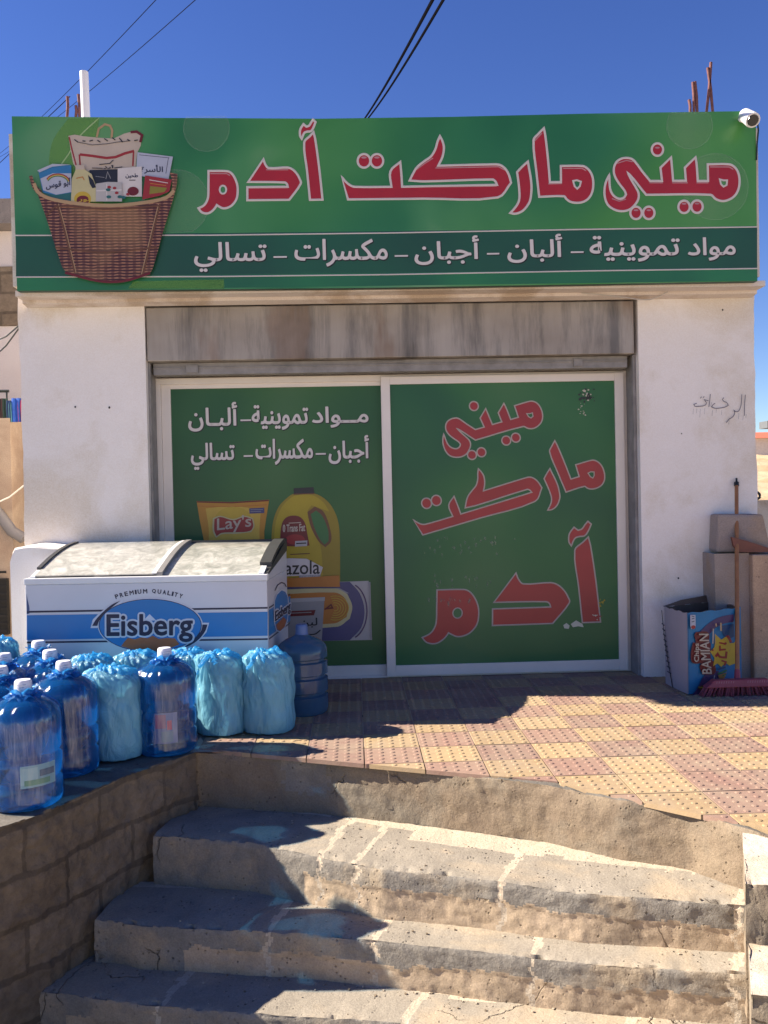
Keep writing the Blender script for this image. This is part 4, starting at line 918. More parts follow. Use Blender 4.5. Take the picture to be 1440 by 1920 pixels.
# printing on the right end
FSP = Plane(FRC, fu); s1 = lambda x, y: (400+x/4.8, 990+y/4.8); S1 = lambda p: [s1(*q_) for q_ in p]
mb = MB(); fill(mb, FSP, S1([(499,738),(690,610),(690,835),(499,975)]), L0, mi=0); fill(mb, FSP, S1([(499,712),(690,588),(690,598),(499,726)]), L0, mi=1); fill(mb, FSP, S1([(499,992),(690,848),(690,860),(499,1006)]), L0, mi=1)
fill(mb, FSP, S1([(540,745),(545,650),(565,590),(610,552),(650,565),(672,620),(676,720),(668,830),(640,905),(595,940),(562,925),(545,850)]), L0+.0006, mi=2)
fill(mb, FSP, S1([(547,745),(551,655),(570,600),(610,562),(645,574),(666,625),(670,720),(662,825),(636,895),(596,930),(567,916),(551,848)]), L0+.0012, mi=0)
fill(mb, FSP, S1([(560,870),(595,835),(625,800),(655,830),(640,885),(597,928),(570,912)]), L0+.0018, mi=3)
text(mb, FSP, 'Eisberg', s1(546,872), s1(688,770), s1(546,745), L0+.003, 1.6, 2); text(mb, FSP, 'Eisberg', s1(548,868), s1(686,768), s1(548,752), L0+.0052, .4, 1)
stroke(mb, FSP, S1([(552,565),(575,515),(610,490),(640,500),(655,530)]), .9, L0, False, .0003, mi=1)
mb.build('side_logo', [M_fb, M_fn, M_fwh, M_fo], root=frz)
# ------------------------------------------------------------------ water bottles
def jug(name, edge, tint, body=.22):
    """clear tinted plastic: see-through face on, denser towards the rim where more plastic is looked through"""
    m, t, b = nmat(name); out = t.nodes['Material Output']; v = coords(t, (3,3,8))
    b.inputs['Base Color'].default_value = c4(edge); b.inputs['Roughness'].default_value = .12
    tl = t.nodes.new('ShaderNodeBsdfTranslucent'); tl.inputs[0].default_value = c4(tuple(min(1, x*1.4) for x in edge))
    m1 = t.nodes.new('ShaderNodeMixShader'); m1.inputs[0].default_value = .45; t.links.new(b.outputs[0], m1.inputs[1]); t.links.new(tl.outputs[0], m1.inputs[2])
    tp = t.nodes.new('ShaderNodeBsdfTransparent'); tp.inputs[0].default_value = c4(tint)
    lw = t.nodes.new('ShaderNodeLayerWeight'); lw.inputs['Blend'].default_value = .42
    f = ramp(t, lw.outputs['Facing'], [(.12, body), (.85, .92)])
    m2 = t.nodes.new('ShaderNodeMixShader'); t.links.new(f, m2.inputs[0]); t.links.new(tp.outputs[0], m2.inputs[1]); t.links.new(m1.outputs[0], m2.inputs[2])
    gl = t.nodes.new('ShaderNodeBsdfGlossy'); gl.inputs['Roughness'].default_value = .08
    fr = t.nodes.new('ShaderNodeFresnel'); fr.inputs['IOR'].default_value = 1.4
    m3 = t.nodes.new('ShaderNodeMixShader'); t.links.new(fr.outputs[0], m3.inputs[0]); t.links.new(m2.outputs[0], m3.inputs[1]); t.links.new(gl.outputs[0], m3.inputs[2])
    bump(t, b, tnoise(t, v, 3, 4), .4, .006)
    t.links.new(m3.outputs[0], out.inputs['Surface']); return m
M_bot = jug('blue_bottle_plastic', (.015,.19,.46), (.21,.41,.58), .24)
M_botd = jug('dark_bottle_plastic', (.12,.25,.42), (.35,.55,.75), .55)
M_wrap = clearwrap('clear_wrap'); M_capw = flat('cap_white', (.66,.66,.74), .5, .06, 20)
M_tuft = sheet('blue_tuft', (.03,.22,.50), (.2,.5,.85), .35, .4, .25, (14,14,14), 3.0, .02)
M_capb = flat('cap_blue', (.10,.16,.34), .45)
def ripple(amp, n, ph): return lambda r, z, a: (r*(1+amp*math.sin(n*a+ph)), z, 0, 0)
BP = [(0,.012),(.10,.008),(.132,0),(.146,.012),(.149,.035),(.149,.105),(.1405,.113),(.1405,.125),(.149,.133),(.149,.205),(.1405,.213),(.1405,.225),(.149,.233),(.149,.345),(.1475,.370),(.140,.395),(.122,.415),(.095,.432),(.062,.446),(.042,.456),(.034,.466),(.033,.492)]
def bottle(root, seed, wrapped=True, dark=False, label=None):
    rnd = random.Random(seed)
    c = root.location
    bp = BP if not dark else [(r-.009 if abs(r-.1405) < 1e-4 else r, z) for r, z in BP]+[]
    if dark: bp = [q_ for q_ in bp if q_ != (.149,.345)]; k_ = [i for i, q_ in enumerate(bp) if q_ == (.149,.233)][0]; bp[k_+1:k_+1] = [(.149,.300),(.132,.308),(.132,.320),(.149,.328),(.149,.348)]
    mb = MB(); mb.lathe(bp, 48, c); mb.build('body', M_botd if dark else M_bot, root=root, smooth=True)
    mb = MB(); mb.lathe([(0,.518),(.030,.518),(.0345,.512),(.0355,.50),(.037,.466),(.0395,.464),(.0395,.458),(.034,.458)], 24, c, 0, lambda r, z, a: (r*(1+.012*math.cos(12*a)), z+.02*0, 0, 0))
    mb.build('cap', M_capb if dark else M_capw, root=root, smooth=True)
    if not dark:
        mb = MB()
        for k in range(3):
            pl = []
            for i in range(9):
                a = -1.9+i*.16+.2*math.sin(seed); r = .0385-.0015*k*.6
                pl.append(c+Vector((r*math.cos(a), r*math.sin(a), .502-.011*k)))
            mb.tube(pl[(k % 2):8-k], .0011, 4)
        mb.build('cap_print', flat('cap_grey', (.30,.32,.40), .6) if 'cap_grey' not in bpy.data.materials else bpy.data.materials['cap_grey'], root=root)
    if wrapped:
        ph = rnd.random()*6; n1 = rnd.choice((21,24,27))
        def fn(r, z, a):
            s = max(0, min(1, (z-.33)/.10)); lo = .0025*nz(a*3+seed*3, z*5, seed)+.0016*math.sin(9*a+z*14+ph)+.0012*math.sin(31*a+z*8+2*math.sin(4*a+ph))
            return (r+.004+lo*(1-.3*s)+s*.0055*math.sin(n1*a+2*math.sin(3*a+ph)), z, 0, 0)
        P_ = [(.10,-.0),(.135,.001),(.150,.02)]+[(.1505,.04+.305*k/14) for k in range(15)]+[(.149,.37),(.141,.398),(.122,.42),(.094,.438),(.060,.452),(.040,.462),(.036,.470)]
        mb = MB(); mb.lathe(P_, 110, c, 0, fn); mb.build('clear_wrap', M_wrap, root=root, smooth=True)
        mb = MB()                                       # the gathered end of the wrap tied below the cap
        def fr(r, z, a): return (r+.012*abs(math.sin(4.5*a+ph))*max(0, (r-.03)/.03)+.003*math.sin(17*a), z+.008*math.sin(7*a+ph)*((r-.03)/.03), 0, 0)
        mb.lathe([(.036,.452),(.040,.457),(.056,.455),(.066,.446)], 60, c, 0, fr); mb.lathe([(.046,.448),(.040,.462),(.044,.474),(.056,.484)], 60, c, 0, fr)
        mb.build('wrap_collar', M_tuft, root=root, smooth=True)
    if label:
        a0, a1, z0, z1, cols = label; mb = MB(); n = 14; mats = []
        for k, (u0, u1, v0, v1, col) in enumerate(cols):
            m = ink('label%02d%02d%02d' % tuple(int(x*99) for x in col), col); mats.append(m)
            r = .1500+.0006*k; A0, A1 = a0+(a1-a0)*u0, a0+(a1-a0)*u1; Z0_, Z1_ = z0+(z1-z0)*v0, z0+(z1-z0)*v1; vs = []
            for i in range(n+1):
                a = A0+(A1-A0)*i/n; vs += [c+Vector((r*math.cos(a), r*math.sin(a), Z0_)), c+Vector((r*math.cos(a), r*math.sin(a), Z1_))]
            mb.add(vs, [(2*i, 2*i+2, 2*i+3, 2*i+1) for i in range(n)], k)
        mb.build('label', mats, root=root, smooth=True)
def flr(px, y): v = Py(px, 1200, y); return Vector((v.x, v.y, 0))
GB = 'blue water bottles with white caps on the platform'
lab1 = (-1.35, -.35, .10, .19, [(0,1,0,1,(.20,.34,.36)),(.0,.45,.15,.9,(.30,.42,.40)),(.5,.95,.45,.75,(.06,.10,.16)),(.1,.8,.1,.35,(.10,.24,.14))])
lab2 = (-1.75, -1.0, .07, .22, [(0,1,0,1,(.16,.17,.30)),(.05,.5,.5,.95,(.34,.10,.18)),(.55,.75,.45,.75,(.60,.06,.12)),(.3,.8,.05,.4,(.18,.22,.26))])
BOT = [(308,4.50,True,False,lab2,'wrapped blue water bottle standing alone in front of the middle of the freezer'),
 (41,3.77,True,False,lab1,'nearest wrapped blue water bottle, on the corner of the block wall, with a pale label'),
 (118,4.20,True,False,None,'wrapped blue water bottle right behind the nearest one, beside a teal bag'),
 (93,4.53,True,False,None,'wrapped blue water bottle half hidden behind the second one in the row'),
 (72,4.85,True,False,None,'wrapped blue water bottle farthest back, near the freezer\'s left end'),
 (-2,4.10,True,False,None,'wrapped blue water bottle at the left edge, directly behind the nearest bottle'),
 (6,4.46,True,False,None,'wrapped blue water bottle at the left edge, second behind the nearest bottle'),
 (566,5.22,False,True,None,'unwrapped dark ribbed water bottle in the shade right of the freezer')]
for k, (px, y, wr, dk, lb, lab) in enumerate(BOT):
    t_ = thing('water_bottle', lab, 'water bottle', flr(px, y), GB if not dk else None); bottle(t_, k*3+1, wr, dk, lb)
# ------------------------------------------------------------------ bottles inside tied teal bags
M_bag = sheet('teal_bag', (.26,.56,.68), (.42,.68,.80), .28, .32, .14, (7,7,3.0), 1.8, .05)
M_bagt = sheet('teal_bag_top', (.10,.42,.66), (.35,.7,.9), .14, .5, .24, (9,9,9), 2.0, .03)
M_inner = flat('bag_contents', (.25,.42,.50), .6, .25, 12)
def bag(root, seed, h=.43, r=.136, knot=(-.05,-.10)):
    rnd = random.Random(seed); c = root.location; ph = rnd.random()*6; kx, ky = knot; ak = math.atan2(ky, kx)
    def fn(rr, z, a):
        t = z/h; rad = rr*(1+.05*math.cos(4*a+ph)*.5)
        f = .007*nz(a*2.0+seed, z*6, seed*1.7)+.0032*noise.ridged_multi_fractal(Vector((a*2.6+z*5, z*4-a*.8, seed)), 1.0, 2.0, 4, 1.0, 2.0)-.0032
        diag = .003*math.sin(11*a+14*z+ph)*max(0, math.sin(t*math.pi))
        da = (a-ak+math.pi) % (2*math.pi)-math.pi; phi = math.atan2(h+.01-z, da*r); dist = math.hypot(h-z, da*r)
        f += .0055*math.sin(phi*23+ph+2.2*nz(phi*3, seed, 1))*max(0, 1-dist/.42)*min(1, dist/.05)
        s = max(0, (t-.80)/.20); pl = .006*math.sin(19*a+ph)*s
        return (max(0, rad+f+diag+pl), z+.006*nz(a*3, z*8, seed), kx*s*s*.6, ky*s*s*.3)
    P_ = [(0,.004),(r*.8,.002),(r*.96,.012),(r,.04)]+[(r*(1+.02*math.sin(k*.39)), .04+.30*k/34*(h/.43)) for k in range(1,35)]+[(r*.985,h*.84),(r*.95,h*.89),(r*.87,h*.935),(r*.72,h*.965),(r*.5,h*.985),(r*.25,h*.99),(0.004,h*.985)]
    mb = MB(); mb.lathe(P_, 200, c, 0, fn); mb.build('bag_skin', M_bag, root=root, smooth=True)
    mb = MB(); mb.lathe([(0,.01),(r*.88,.01),(r*.9,.03),(r*.9,h*.8),(r*.8,h*.88),(0,h*.9)], 24, c); mb.build('bag_contents', M_inner, root=root, smooth=True)
    # crumpled frill along the top and the knot with two tails
    K = c+Vector((kx*.6, ky*.75, h*.965)); mb = MB()
    n, m = 90, 9; vs = []
    for j in range(m+1):
        for i in range(n):
            a = 2*math.pi*i/n; q_ = j/m; R0 = .012+.088*q_+.015*nz(a*1.5, seed, 2)*q_
            zz = .018*math.sin(q_*3.0)+.020*nz(math.cos(a)*2.2+seed, math.sin(a)*2.2, q_*3)+.010*math.sin(13*a+ph+5*q_)*q_-.035*q_*q_
            vs.append(c+Vector((kx*.35*(1-q_)+R0*1.15*math.cos(a), ky*.35*(1-q_)+R0*math.sin(a), h*.985+zz)))
    mb.add(vs, [(j*n+i, j*n+(i+1) % n, (j+1)*n+(i+1) % n, (j+1)*n+i) for j in range(m) for i in range(n)])
    mb.build('bag_top', M_bagt, root=root, smooth=True)
    mb = MB(); mb.lathe([(0,-.02),(.014,-.016),(.020,0),(.013,.015),(0,.02)], 14, K, 0, lambda r_, z, a: (r_*(1+.25*math.sin(3*a+ph)), z, 0, 0))
    for s_ in (-1, 1):
        pts = []
        for i in range(9):
            t = i/8; pts.append(K+Vector((s_*(.01+.05*t)*(.6+.4*rnd.random())+kx*.3*t, -.012-.05*t, .012-.055*t*t*(1.6 if s_ < 0 else .7))))
        mb.tube(pts, [.009,.012,.013,.012,.011,.012,.010,.008,.004], 7)
    mb.build('bag_knot', M_bagt, root=root, smooth=True)
GG = 'tied teal bags of bottles in front of the freezer'
for k, (px, y, h, kn, lab) in enumerate(((502,4.82,.435,(-.055,-.10),'tied teal plastic bag at the right end of the row, beside the dark bottle'),
  (413,4.82,.435,(-.06,-.11),'tied teal plastic bag second from the right in front of the freezer'),
  (352,5.0-.08,.43,(.02,-.08),'tied teal plastic bag between the lone blue bottle and the right two bags'),
  (262,4.93,.43,(-.06,-.08),'tied teal plastic bag behind the lone blue bottle, under the logo'),
  (214,4.42,.44,(-.11,-.04),'large tied teal plastic bag between two wrapped blue bottles'),
  (172,4.83,.43,(-.03,-.07),'tied teal plastic bag behind the large front bag, near the freezer'),
  (-12,4.98,.52,(.03,-.05),'tied blue plastic bag at the left edge, behind the capped bottles'))):
    t_ = thing('bagged_bottles', lab, 'plastic bag', flr(px, y), GG); bag(t_, 5+k*7, h, .136 if k != 4 else .140, kn)
# ------------------------------------------------------------------ low white wall stub left of the shop front
mb = MB(); a = Py(20, 1100, 5.60).x; b_ = Py(118, 1100, 5.60).x; pts = []; nn_ = 22
def stubz(u): return 1.0+.012*math.sin(u*5)-.07*max(0, 1-u*14)
for i in range(nn_+1):
    u = i/nn_; x = a+(b_-a)*u; z = stubz(u)-.02*(1-u)
    pts += [(x,5.60+.004*nz(x*9,1),-.1),(x,5.60,z-.012),(x,5.612,z),(x,PY-.004,z+.004),(x,PY-.004,-.1)]
mb.add(pts, [(5*i+k, 5*i+5+k, 5*i+6+k, 5*i+1+k) for i in range(nn_) for k in range(4)]+[(0,1,2,3,4),tuple(5*nn_+k for k in (4,3,2,1,0))])
tag(mb.build('low_wall', M_plaster), 'short white plastered wall stub behind the freezer, against the left pillar', 'wall')
# ------------------------------------------------------------------ right side: low wall, block on top, tray, carton, broom
LWY = 5.72
M_lw = stone('low_wall_render', (.30,.245,.215), (.40,.33,.28), (.36,.26,.18), 3, .9, .006, 40, 1.5, pits=False); M_lw2 = stone('low_wall_end', (.46,.31,.20), (.56,.39,.26), (.38,.26,.18), 3, .9, .006, 40)
xa, xb, xc = Py(1342,1150,LWY).x, Py(1406,1150,LWY).x, Py(1470,1150,LWY).x; zt = Py(1400,1037,LWY).z
t_ = thing('low_wall', 'low brown rendered wall at the right end of the shop front', 'wall', (xb, LWY, 0))
mb = MB(); wavy_col(mb, xa, xb, LWY, 6.6, -.02, zt, .006, 0, 20); mb.build('wall_face', M_lw, root=t_)
mb = MB(); mb.box(xb+.001, xc+.9, LWY-.05, 6.6, -.02, zt-.008); mb.build('wall_end', M_lw2, root=t_, bevel=.012)
mb = MB(); A, Bp = Py(1343,1034,LWY+.06), Py(1437,1034,LWY+.06); z1_ = Py(1390,963,LWY+.06).z
mb.hexa([(A.x,LWY+.05,zt+.004),(Bp.x+.02,LWY+.02,zt+.004),(Bp.x+.02,LWY+.3,zt+.004),(A.x,LWY+.195,zt+.004)], [(A.x+.015,LWY+.06,z1_),(Bp.x-.03,LWY+.03,z1_-.006),(Bp.x-.03,LWY+.3,z1_-.006),(A.x+.015,LWY+.195,z1_)])
ob = mb.build('concrete_block', M_lw, bevel=.02); tag(ob, 'rough grey brown concrete block lying on top of the low wall', 'block')
mb = MB(); pc = [(1372,1007),(1400,1014),(1440,1027),(1452,1031),(1452,1035.5),(1386,1035.5),(1376,1024)]
tp_ = Plane((0, LWY-.022, zt), (0,-1,0)); n = len(pc)
f0 = [tp_(x, y) for x, y in pc]; f1 = [p+Vector((0,.022,0)) for p in f0]
mb.add(f0+f1, [tuple(range(n)), tuple(range(n, 2*n))[::-1]]+[(i, n+i, n+(i+1) % n, (i+1) % n) for i in range(n)])
tag(mb.build('tray', flat('tray_red', (.17,.055,.035), .55, .25, 12)), 'flat reddish brown sheet leaning on the block on the low wall', 'tray')
# carton
CF, CL, CR = Pz(1291,1304,0), Pz(1248,1283,0), Pz(1391,1287,0); CBk = CL+(CR-CF); CH = .50
CF.z = CL.z = CR.z = CBk.z = .006
car = thing('cardboard_carton', 'open cardboard carton with a blue snack print, on the tiles', 'carton', CF)
M_cw = flat('carton_white', (.36,.33,.37), .7, .06, 5); M_cin = flat('carton_inside', (.13,.085,.06), .9, .2, 8); M_cblue = flat('carton_blue', (.012,.15,.33), .45, .12, 6)
up = Vector((0,0,CH))
def wallp(mb, a, b, tha, mi, mo):
    d = (b-a).normalized(); nrm = Vector((d.y, -d.x, 0)); 
    k = 12; vs = []
    for i in range(k+1):
        p = a.lerp(b, i/k); bw = .006*math.sin(i/k*math.pi); z = CH+.004*math.sin(i*1.7)
        vs += [p+nrm*bw, p+nrm*bw+Vector((0,0,z)), p-nrm*tha+Vector((0,0,z)), p-nrm*tha]
    for i in range(k):
        for q_, m_ in ((0,mo),(1,mi),(2,mi)): mb.add([vs[4*i+q_], vs[4*i+4+q_], vs[4*i+5+q_], vs[4*i+1+q_]], [(0,1,2,3)], m_)
mb = MB(); wallp(mb, CL, CF, .005, 1, 0); mb.build('side_panel', [M_cw, M_cin], root=car)
mb = MB(); wallp(mb, CF, CR, .005, 1, 0); fpan = mb.build('front_panel', [M_cblue, M_cin], root=car)
mb = MB(); wallp(mb, CR, CBk, .005, 1, 0); wallp(mb, CBk, CL, .005, 1, 0); mb.build('back_panel', [M_cw, M_cin], root=car)
mb = MB(); mb.add([CF,CR,CBk,CL], [(0,1,2,3)]); mb.build('bottom', M_cin, root=car)
bn = (CBk-CL).normalized(); fo = (CF-CL).normalized()
mb = MB()
ft = CBk+up; mb.add([CL+up*1.0, CBk+up, CBk+up+Vector((.02,.03,.05)), CL+up+bn*.16+Vector((.0,.02,.03)), CL+up+Vector((-.01,0,.003))], [(0,1,2,3,4)]); mb.build('flap', M_cin, root=car)
CP = Plane(CF, Vector(((CR-CF).y, -(CR-CF).x, 0))); c5 = lambda x, y: (1240+x/7.2, 1110+y/7.2); C5 = lambda p: [c5(*q_) for q_ in p]
it = [('purple', C5(dense([(960,300),(860,315),(740,350),(620,425),(515,525),(560,620),(640,560),(720,480),(830,425),(960,400)], True, 60))), ('purple', C5(dense([(400,1390),(470,1300),(560,1130),(640,1080),(760,1060),(730,1250),(640,1350),(560,1380)], True, 60))), ('deepblue', C5(dense([(800,450),(960,430),(970,600),(880,640),(810,560)], True, 60))),
 ('darkred', C5(dense([(430,570),(450,540),(590,530),(630,570),(630,660),(650,700),(650,880),(700,960),(720,1060),(690,1110),(540,1110),(500,1010),(520,960),(420,960),(385,920),(385,790),(410,680),(450,680)], True, 50))),
 ('yellow', C5([(715,570),(790,640),(870,590),(905,690),(980,680),(900,790),(985,960),(900,990),(850,950),(790,1010),(740,960),(680,1000),(700,890),(640,800),(700,740)])), ('yellow', C5([(930,700),(975,670),(985,780),(1010,800),(1000,960),(930,900),(905,800)])), ('red', C5([(850,590),(890,580),(935,660),(920,690)])),
 ('line','red', C5([(760,680),(850,700)]), 1.4), ('line','red', C5([(770,720),(770,780),(850,770)]), 1.6), ('line','red', C5(dense([(710,870),(740,830),(770,870),(850,880),(860,800)], False)), 2.0), ('line','red', C5([(790,920),(850,940),(830,990)]), 1.6), ('red', C5(ell(845,690,15,15,8))), ('red', C5(ell(672,780,12,14,8))),
 ('orange', C5(dense([(740,1120),(800,1100),(860,1080),(830,1150),(770,1200)]))), ('line','green', C5([(740,1100),(800,1080),(860,1050)]), 1.6), ('line','green', C5([(800,1130),(850,1100)]), 1.0), ('line','deepblue', C5([(740,1040),(840,1010)]), 1.5), ('brown', C5(dense([(470,1290),(540,1250),(640,1260),(620,1330),(520,1340)]))), ('line','yellow', C5([(470,1275),(560,1290)]), .7), ('line','orange', C5([(560,1320),(640,1270)]), .8),
 ('bluewhite', C5([(362,305),(432,305),(435,450),(420,495),(375,495),(362,450)])), ('red', C5(ell(402,470,30,26,12))), ('line','ink', C5([(380,320),(415,330)]), .7), ('line','ink', C5([(380,360),(415,350)]), .7), ('line','ink', C5([(380,400),(415,390)]), .7),
 ('text','cream','Chips', c5(494,935), c5(494,690), c5(412,935)), ('text','cream','BAMIAN', c5(645,1095), c5(600,560), c5(520,1095)), ('text','cream','Lesser', c5(700,690), c5(672,490), c5(640,690)) if False else ('line','cream', C5([(660,690),(665,490)]), 1.0), ('line','tan', C5([(690,690),(690,560)]), .8), ('line','tan', C5([(770,520),(765,410)]), 1.5), ('line','tan', C5([(705,460),(700,420)]), 1.2), ('line','cream', C5([(660,1220),(680,1120)]), .7)]
art('carton_print', it, CP, .0085, fpan, car, .0004)
CS = Plane(CF, Vector((-(CL-CF).y, (CL-CF).x, 0)) if Vector((-(CL-CF).y, (CL-CF).x, 0)).y < 0 else Vector(((CL-CF).y, -(CL-CF).x, 0)))
sp_ = [o for o in car.children if o.name.startswith('side_panel')][0]
art('carton_print', [('line','black', C5([(22,245),(60,640),(110,960),(170,1290)]), .6)]+[('line','ink', C5([(25+k*9,420+k*72),(58+k*11,455+k*72)]), 1.1) for k in range(10)], CS, .008, sp_, car, .0004)
# broom
br_ = thing('broom', 'broom with a long wooden handle and a pink plastic head, upright beside the carton', 'broom', Pz(1383,1316,0))
top_ = Py(1381,908,PY-.03); bot = Pz(1383,1302,.0); bot.z = .085
mb = MB(); mb.tube([bot, bot.lerp(top_, .5), top_], [.0135,.0135,.0125], 12); mb.build('handle', flat('broom_wood', (.30,.13,.045), .5, .2, 14), root=br_, smooth=True)
dt = (top_-bot).normalized(); mb = MB(); mb.tube([top_-dt*.012, top_+dt*.014, top_+dt*.018, top_+dt*.045], [.0165,.0165,.007,.006], 10); mb.build('hanging_cap', M_tk, root=br_, smooth=True)
M_pk = flat('broom_pink', (.27,.045,.065), .45, .12, 14); M_br = flat('broom_bristle', (.24,.05,.07), .8, .3, 60)
mb = MB(); mb.tube([bot-dt*.03, bot+dt*.07], [.021,.0165], 12); cx = Vector((bot.x, bot.y-.02, 0)); hx = .215
mb.hexa([cx+Vector((-hx,-.035,.055)), cx+Vector((hx+.02,-.035,.055)), cx+Vector((hx+.02,.035,.055)), cx+Vector((-hx,.035,.055))], [cx+Vector((-hx+.055,-.024,.10)), cx+Vector((hx-.045,-.024,.10)), cx+Vector((hx-.045,.024,.10)), cx+Vector((-hx+.055,.024,.10))])
hd = mb.build('head', M_pk, root=br_, bevel=.006)
mb = MB(); rb = random.Random(5)
for k in range(260):
    u = rb.uniform(-1, 1); v = rb.uniform(-1, 1); p = cx+Vector((u*hx*.97, v*.030, .056)); q_ = cx+Vector((u*(hx+.03)+rb.uniform(-.004,.004), v*.04+rb.uniform(-.003,.003), .001))
    mb.tube([p, q_], [.0035,.0022], 4, cap=False)
o = mb.build('bristles', M_br, root=br_)
mb = MB()
for k in range(22):
    if 8 <= k <= 12: continue
    x = -hx*.72+k*hx*1.44/21; mb.add([cx+Vector((x,-.0312,.066)), cx+Vector((x+.004,-.0312,.066)), cx+Vector((x+.012,-.0266,.094)), cx+Vector((x+.008,-.0266,.094))], [(0,1,2,3)])
mb.build('head_groove', ink('broompale',(.38,.16,.18)), root=br_)
# small stone at the foot of the right pillar
mb = MB(); c = Pz(1228,1262,0); mb.lathe([(0,.0),(.045,.0),(.052,.02),(.03,.045),(0,.05)], 10, c, 0, lambda r, z, a: (r*(1+.2*math.sin(3*a)), z, 0, 0)); tag(mb.build('stone', M_mud), 'small dark stone at the foot of the right pillar', 'stone')
# ------------------------------------------------------------------ neighbouring house at the far left
NY = 9.0
def nb(x0, x1, ya, yb): A = Py(x0, ya, NY); Bp = Py(x1, yb, NY); return A, Bp
nh = thing('neighbour_house', 'pale house with grey roof beam and bare block wall beyond the shop\'s left side', 'house', (-6, NY, -1))
M_nw = stone('pale_wall', (.60,.52,.48), (.68,.60,.55), None, 2, .9, .004, 30, pits=False); M_nt = stone('tan_wall', (.44,.32,.22), (.52,.40,.29), (.38,.27,.19), 2, .9, .006, 30, pits=False); M_nc = stone('beam_grey', (.20,.17,.15), (.28,.24,.21), None, 4, .9, .005, 40)
zz = lambda py: Py(25, py, NY).z
xr = Py(62, 700, NY).x
mb = MB(); mb.box(-9, xr-.08, NY-.25, NY+4, zz(433), zz(388)); mb.build('roof_beam', M_nc, root=nh)
mb = MB(); mb.box(-9, xr, NY, NY+4, zz(500), zz(433)-.002); mb.box(-9, xr, NY, NY+4, zz(752), zz(611)-.002); mb.build('wall', M_nw, root=nh)
mb = MB(); mb.box(-9, xr+.02, NY-.02, NY+4, zz(611), zz(500)-.002); mb.build('block_course', M_block, root=nh)
mb = MB(); mb.box(-9, xr+.1, NY-.9, NY+4, -1, zz(800)); mb.build('balcony_wall', M_nt, root=nh)
ZB = Py(25, 796, NY-.85).z; ZT = Py(25, 733, NY-.85).z
mb = MB(); mb.tube([(-8,NY-.85,ZT),(xr+.08,NY-.85,ZT)], .014, 6)
for k in range(60): x = xr+.06-k*.075; mb.tube([(x,NY-.85,ZB-.02),(x,NY-.85,ZT)], .008, 5)
mb.build('railing', M_tk, root=nh)
mb = MB(); mb.tube([Py(-30,930,NY-.93), Py(2,968,NY-.93), Py(22,996,NY-.95), Py(45,1010,NY-.95)], .05, 10); mb.build('drain_pipe', flat('pipe_grey', (.22,.20,.19), .5), root=nh, smooth=True)
mb = MB(); mb.box(-6, Py(14,1100,NY-.95).x, NY-.97, NY-.91, Py(5,1190,NY-.95).z, Py(5,1085,NY-.95).z)
for k in range(9): z = Py(5,1185,NY-.97).z+k*.066; mb.box(-6, Py(13,1100,NY-.97).x, NY-.985, NY-.972, z, z+.02)
mb.build('grille', M_dark, root=nh)
cols = [((.03,.06,.05),'dark green'),((.05,.09,.22),'navy'),((.10,.28,.32),'teal'),((.03,.10,.42),'bright blue'),((.45,.03,.07),'red'),((.30,.30,.34),'grey'),((.12,.05,.06),'maroon')]
for k, (c, nm) in enumerate(cols):
    x0 = Py((2,10,16,22,35,43,-6)[k], 765, NY-.88).x; ww = (.06,.05,.04,.10,.05,.05,.06)[k]; mb = MB(); vs = []
    for i in range(7):
        x = x0+ww*i/6; yy = NY-.885+.012*math.sin(i*2.2+k)
        vs += [(x,yy,ZT-.07-.02*(k % 3)),(x,yy-.01,(ZT+ZB)/2),(x,yy,ZB+.02)]
    vs2 = [(a_, b__+.008, c_) for a_, b__, c_ in vs]; nv = len(vs)
    mb.add(vs+vs2, [(3*i+j, 3*i+3+j, 3*i+4+j, 3*i+1+j) for i in range(6) for j in range(2)]+[(nv+3*i+1+j, nv+3*i+4+j, nv+3*i+3+j, nv+3*i+j) for i in range(6) for j in range(2)])
    tag(mb.build('hanging_cloth', flat('cloth_%d' % k, c, .9, .2, 20)), '%s cloth hanging on the railing of the house at the left' % nm, 'cloth', 'washing on the neighbour\'s railing')
for p, q_, lab in (((-10,640),(38,608),'dark wire running down to the shop\'s left wall, upper'), ((-10,668),(38,612),'dark wire running down to the shop\'s left wall, lower'), ((-10,945),(52,905),'pale cord crossing the tan wall at the left edge')):
    A, Bp = Py(*p, 7.2), Py(*q_, 6.1); mb = MB(); mb.tube([A+(A-Bp)*.4, A, (A+Bp)/2-Vector((0,0,.02)), Bp], .006, 6); tag(mb.build('wire', M_tk if p[1] < 900 else ink('cordpale',(.55,.5,.42)), smooth=True), lab, 'wire')
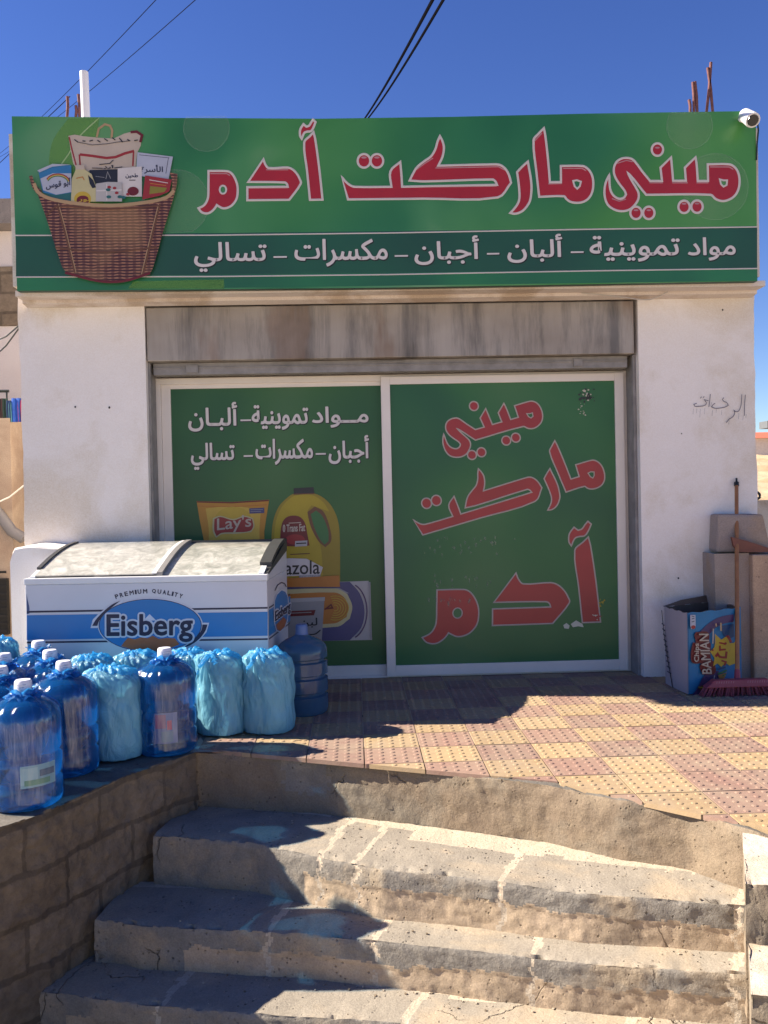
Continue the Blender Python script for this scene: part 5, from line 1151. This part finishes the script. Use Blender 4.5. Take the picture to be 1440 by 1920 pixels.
# ------------------------------------------------------------------ far right: stony slope, house with red roof, white wall
mb = MB(); n = 46; vs = []
for j in range(n+1):
    for i in range(n+1):
        x = 11+34*i/n; y = 14+40*j/n; t = j/n
        vs.append((x, y, -1+4.6*t**.8+.25*nz(x*.5, y*.5, 2)+.12*nz(x*2.2, y*2.2, 5)))
mb.add(vs, [(j*(n+1)+i, j*(n+1)+i+1, (j+1)*(n+1)+i+1, (j+1)*(n+1)+i) for j in range(n) for i in range(n)])
M_hill = stone('hill_soil', (.46,.33,.20), (.56,.43,.27), (.40,.28,.16), .9, .95, .12, 3, .5)
struct(mb.build('hill', M_hill, smooth=True))
HY = 50
rh = thing('red_roof_house', 'white house with a red tiled roof on the far slope at the right', 'house', (Py(1440,850,HY).x, HY, 2.5))
A = Py(1412,822,HY); Bp = Py(1500,822,HY); zb = Py(1430,862,HY).z
mb = MB(); mb.box(A.x, Bp.x+3, HY, HY+8, zb-2, A.z); mb.box(A.x-1, A.x+4, HY+9, HY+14, zb, Py(1420,803,HY+9).z); mb.build('wall', flat('far_white', (.66,.60,.55), .9), root=rh)
zr = Py(1440,807,HY).z; mb = MB(); mb.hexa([(A.x-.1,HY-.3,A.z),(Bp.x+3,HY-.3,A.z),(Bp.x+3,HY+8,A.z),(A.x-.1,HY+8,A.z)], [(A.x+.8,HY+1.5,zr),(Bp.x+2,HY+1.5,zr),(Bp.x+2,HY+6,zr),(A.x+.8,HY+6,zr)]); mb.build('roof', flat('far_red', (.48,.13,.07), .9), root=rh)
mb = MB(); tx = Py(1438,800,HY-2)
mb.tube([(tx.x+.2,HY-2,zb-2),(tx.x+.2,HY-2,tx.z)], .06, 6); mb.box(tx.x-.15, tx.x+1.2, HY-2.4, HY-1.4, Py(1438,803,HY-2).z, Py(1438,790,HY-2).z)
tag(mb.build('water_tank', flat('tank_dark', (.10,.11,.12), .7)), 'small dark water tank by the red roofed house', 'tank')
A = Py(1418,938,12); Bp = Py(1470,936,12); mb = MB(); mb.box(A.x, Bp.x+2, 12, 12.25, -1, A.z); tag(mb.build('boundary_wall', M_cheek), 'pale wall at the right edge behind the shop', 'wall')
mb = MB(); c = Py(1427,927,11.98); c = Vector((c.x, 12.12, A.z+.065)); pts = []
for k in range(17): a_ = 2*math.pi*k/16; pts.append(c+Vector((.048*math.cos(a_), .01*math.sin(a_*2), .048*math.sin(a_))))
mb.tube(pts, .018, 8, cap=False); tag(mb.build('ring', M_tk, smooth=True), 'small dark ring standing on the pale wall at the right edge', 'ring')
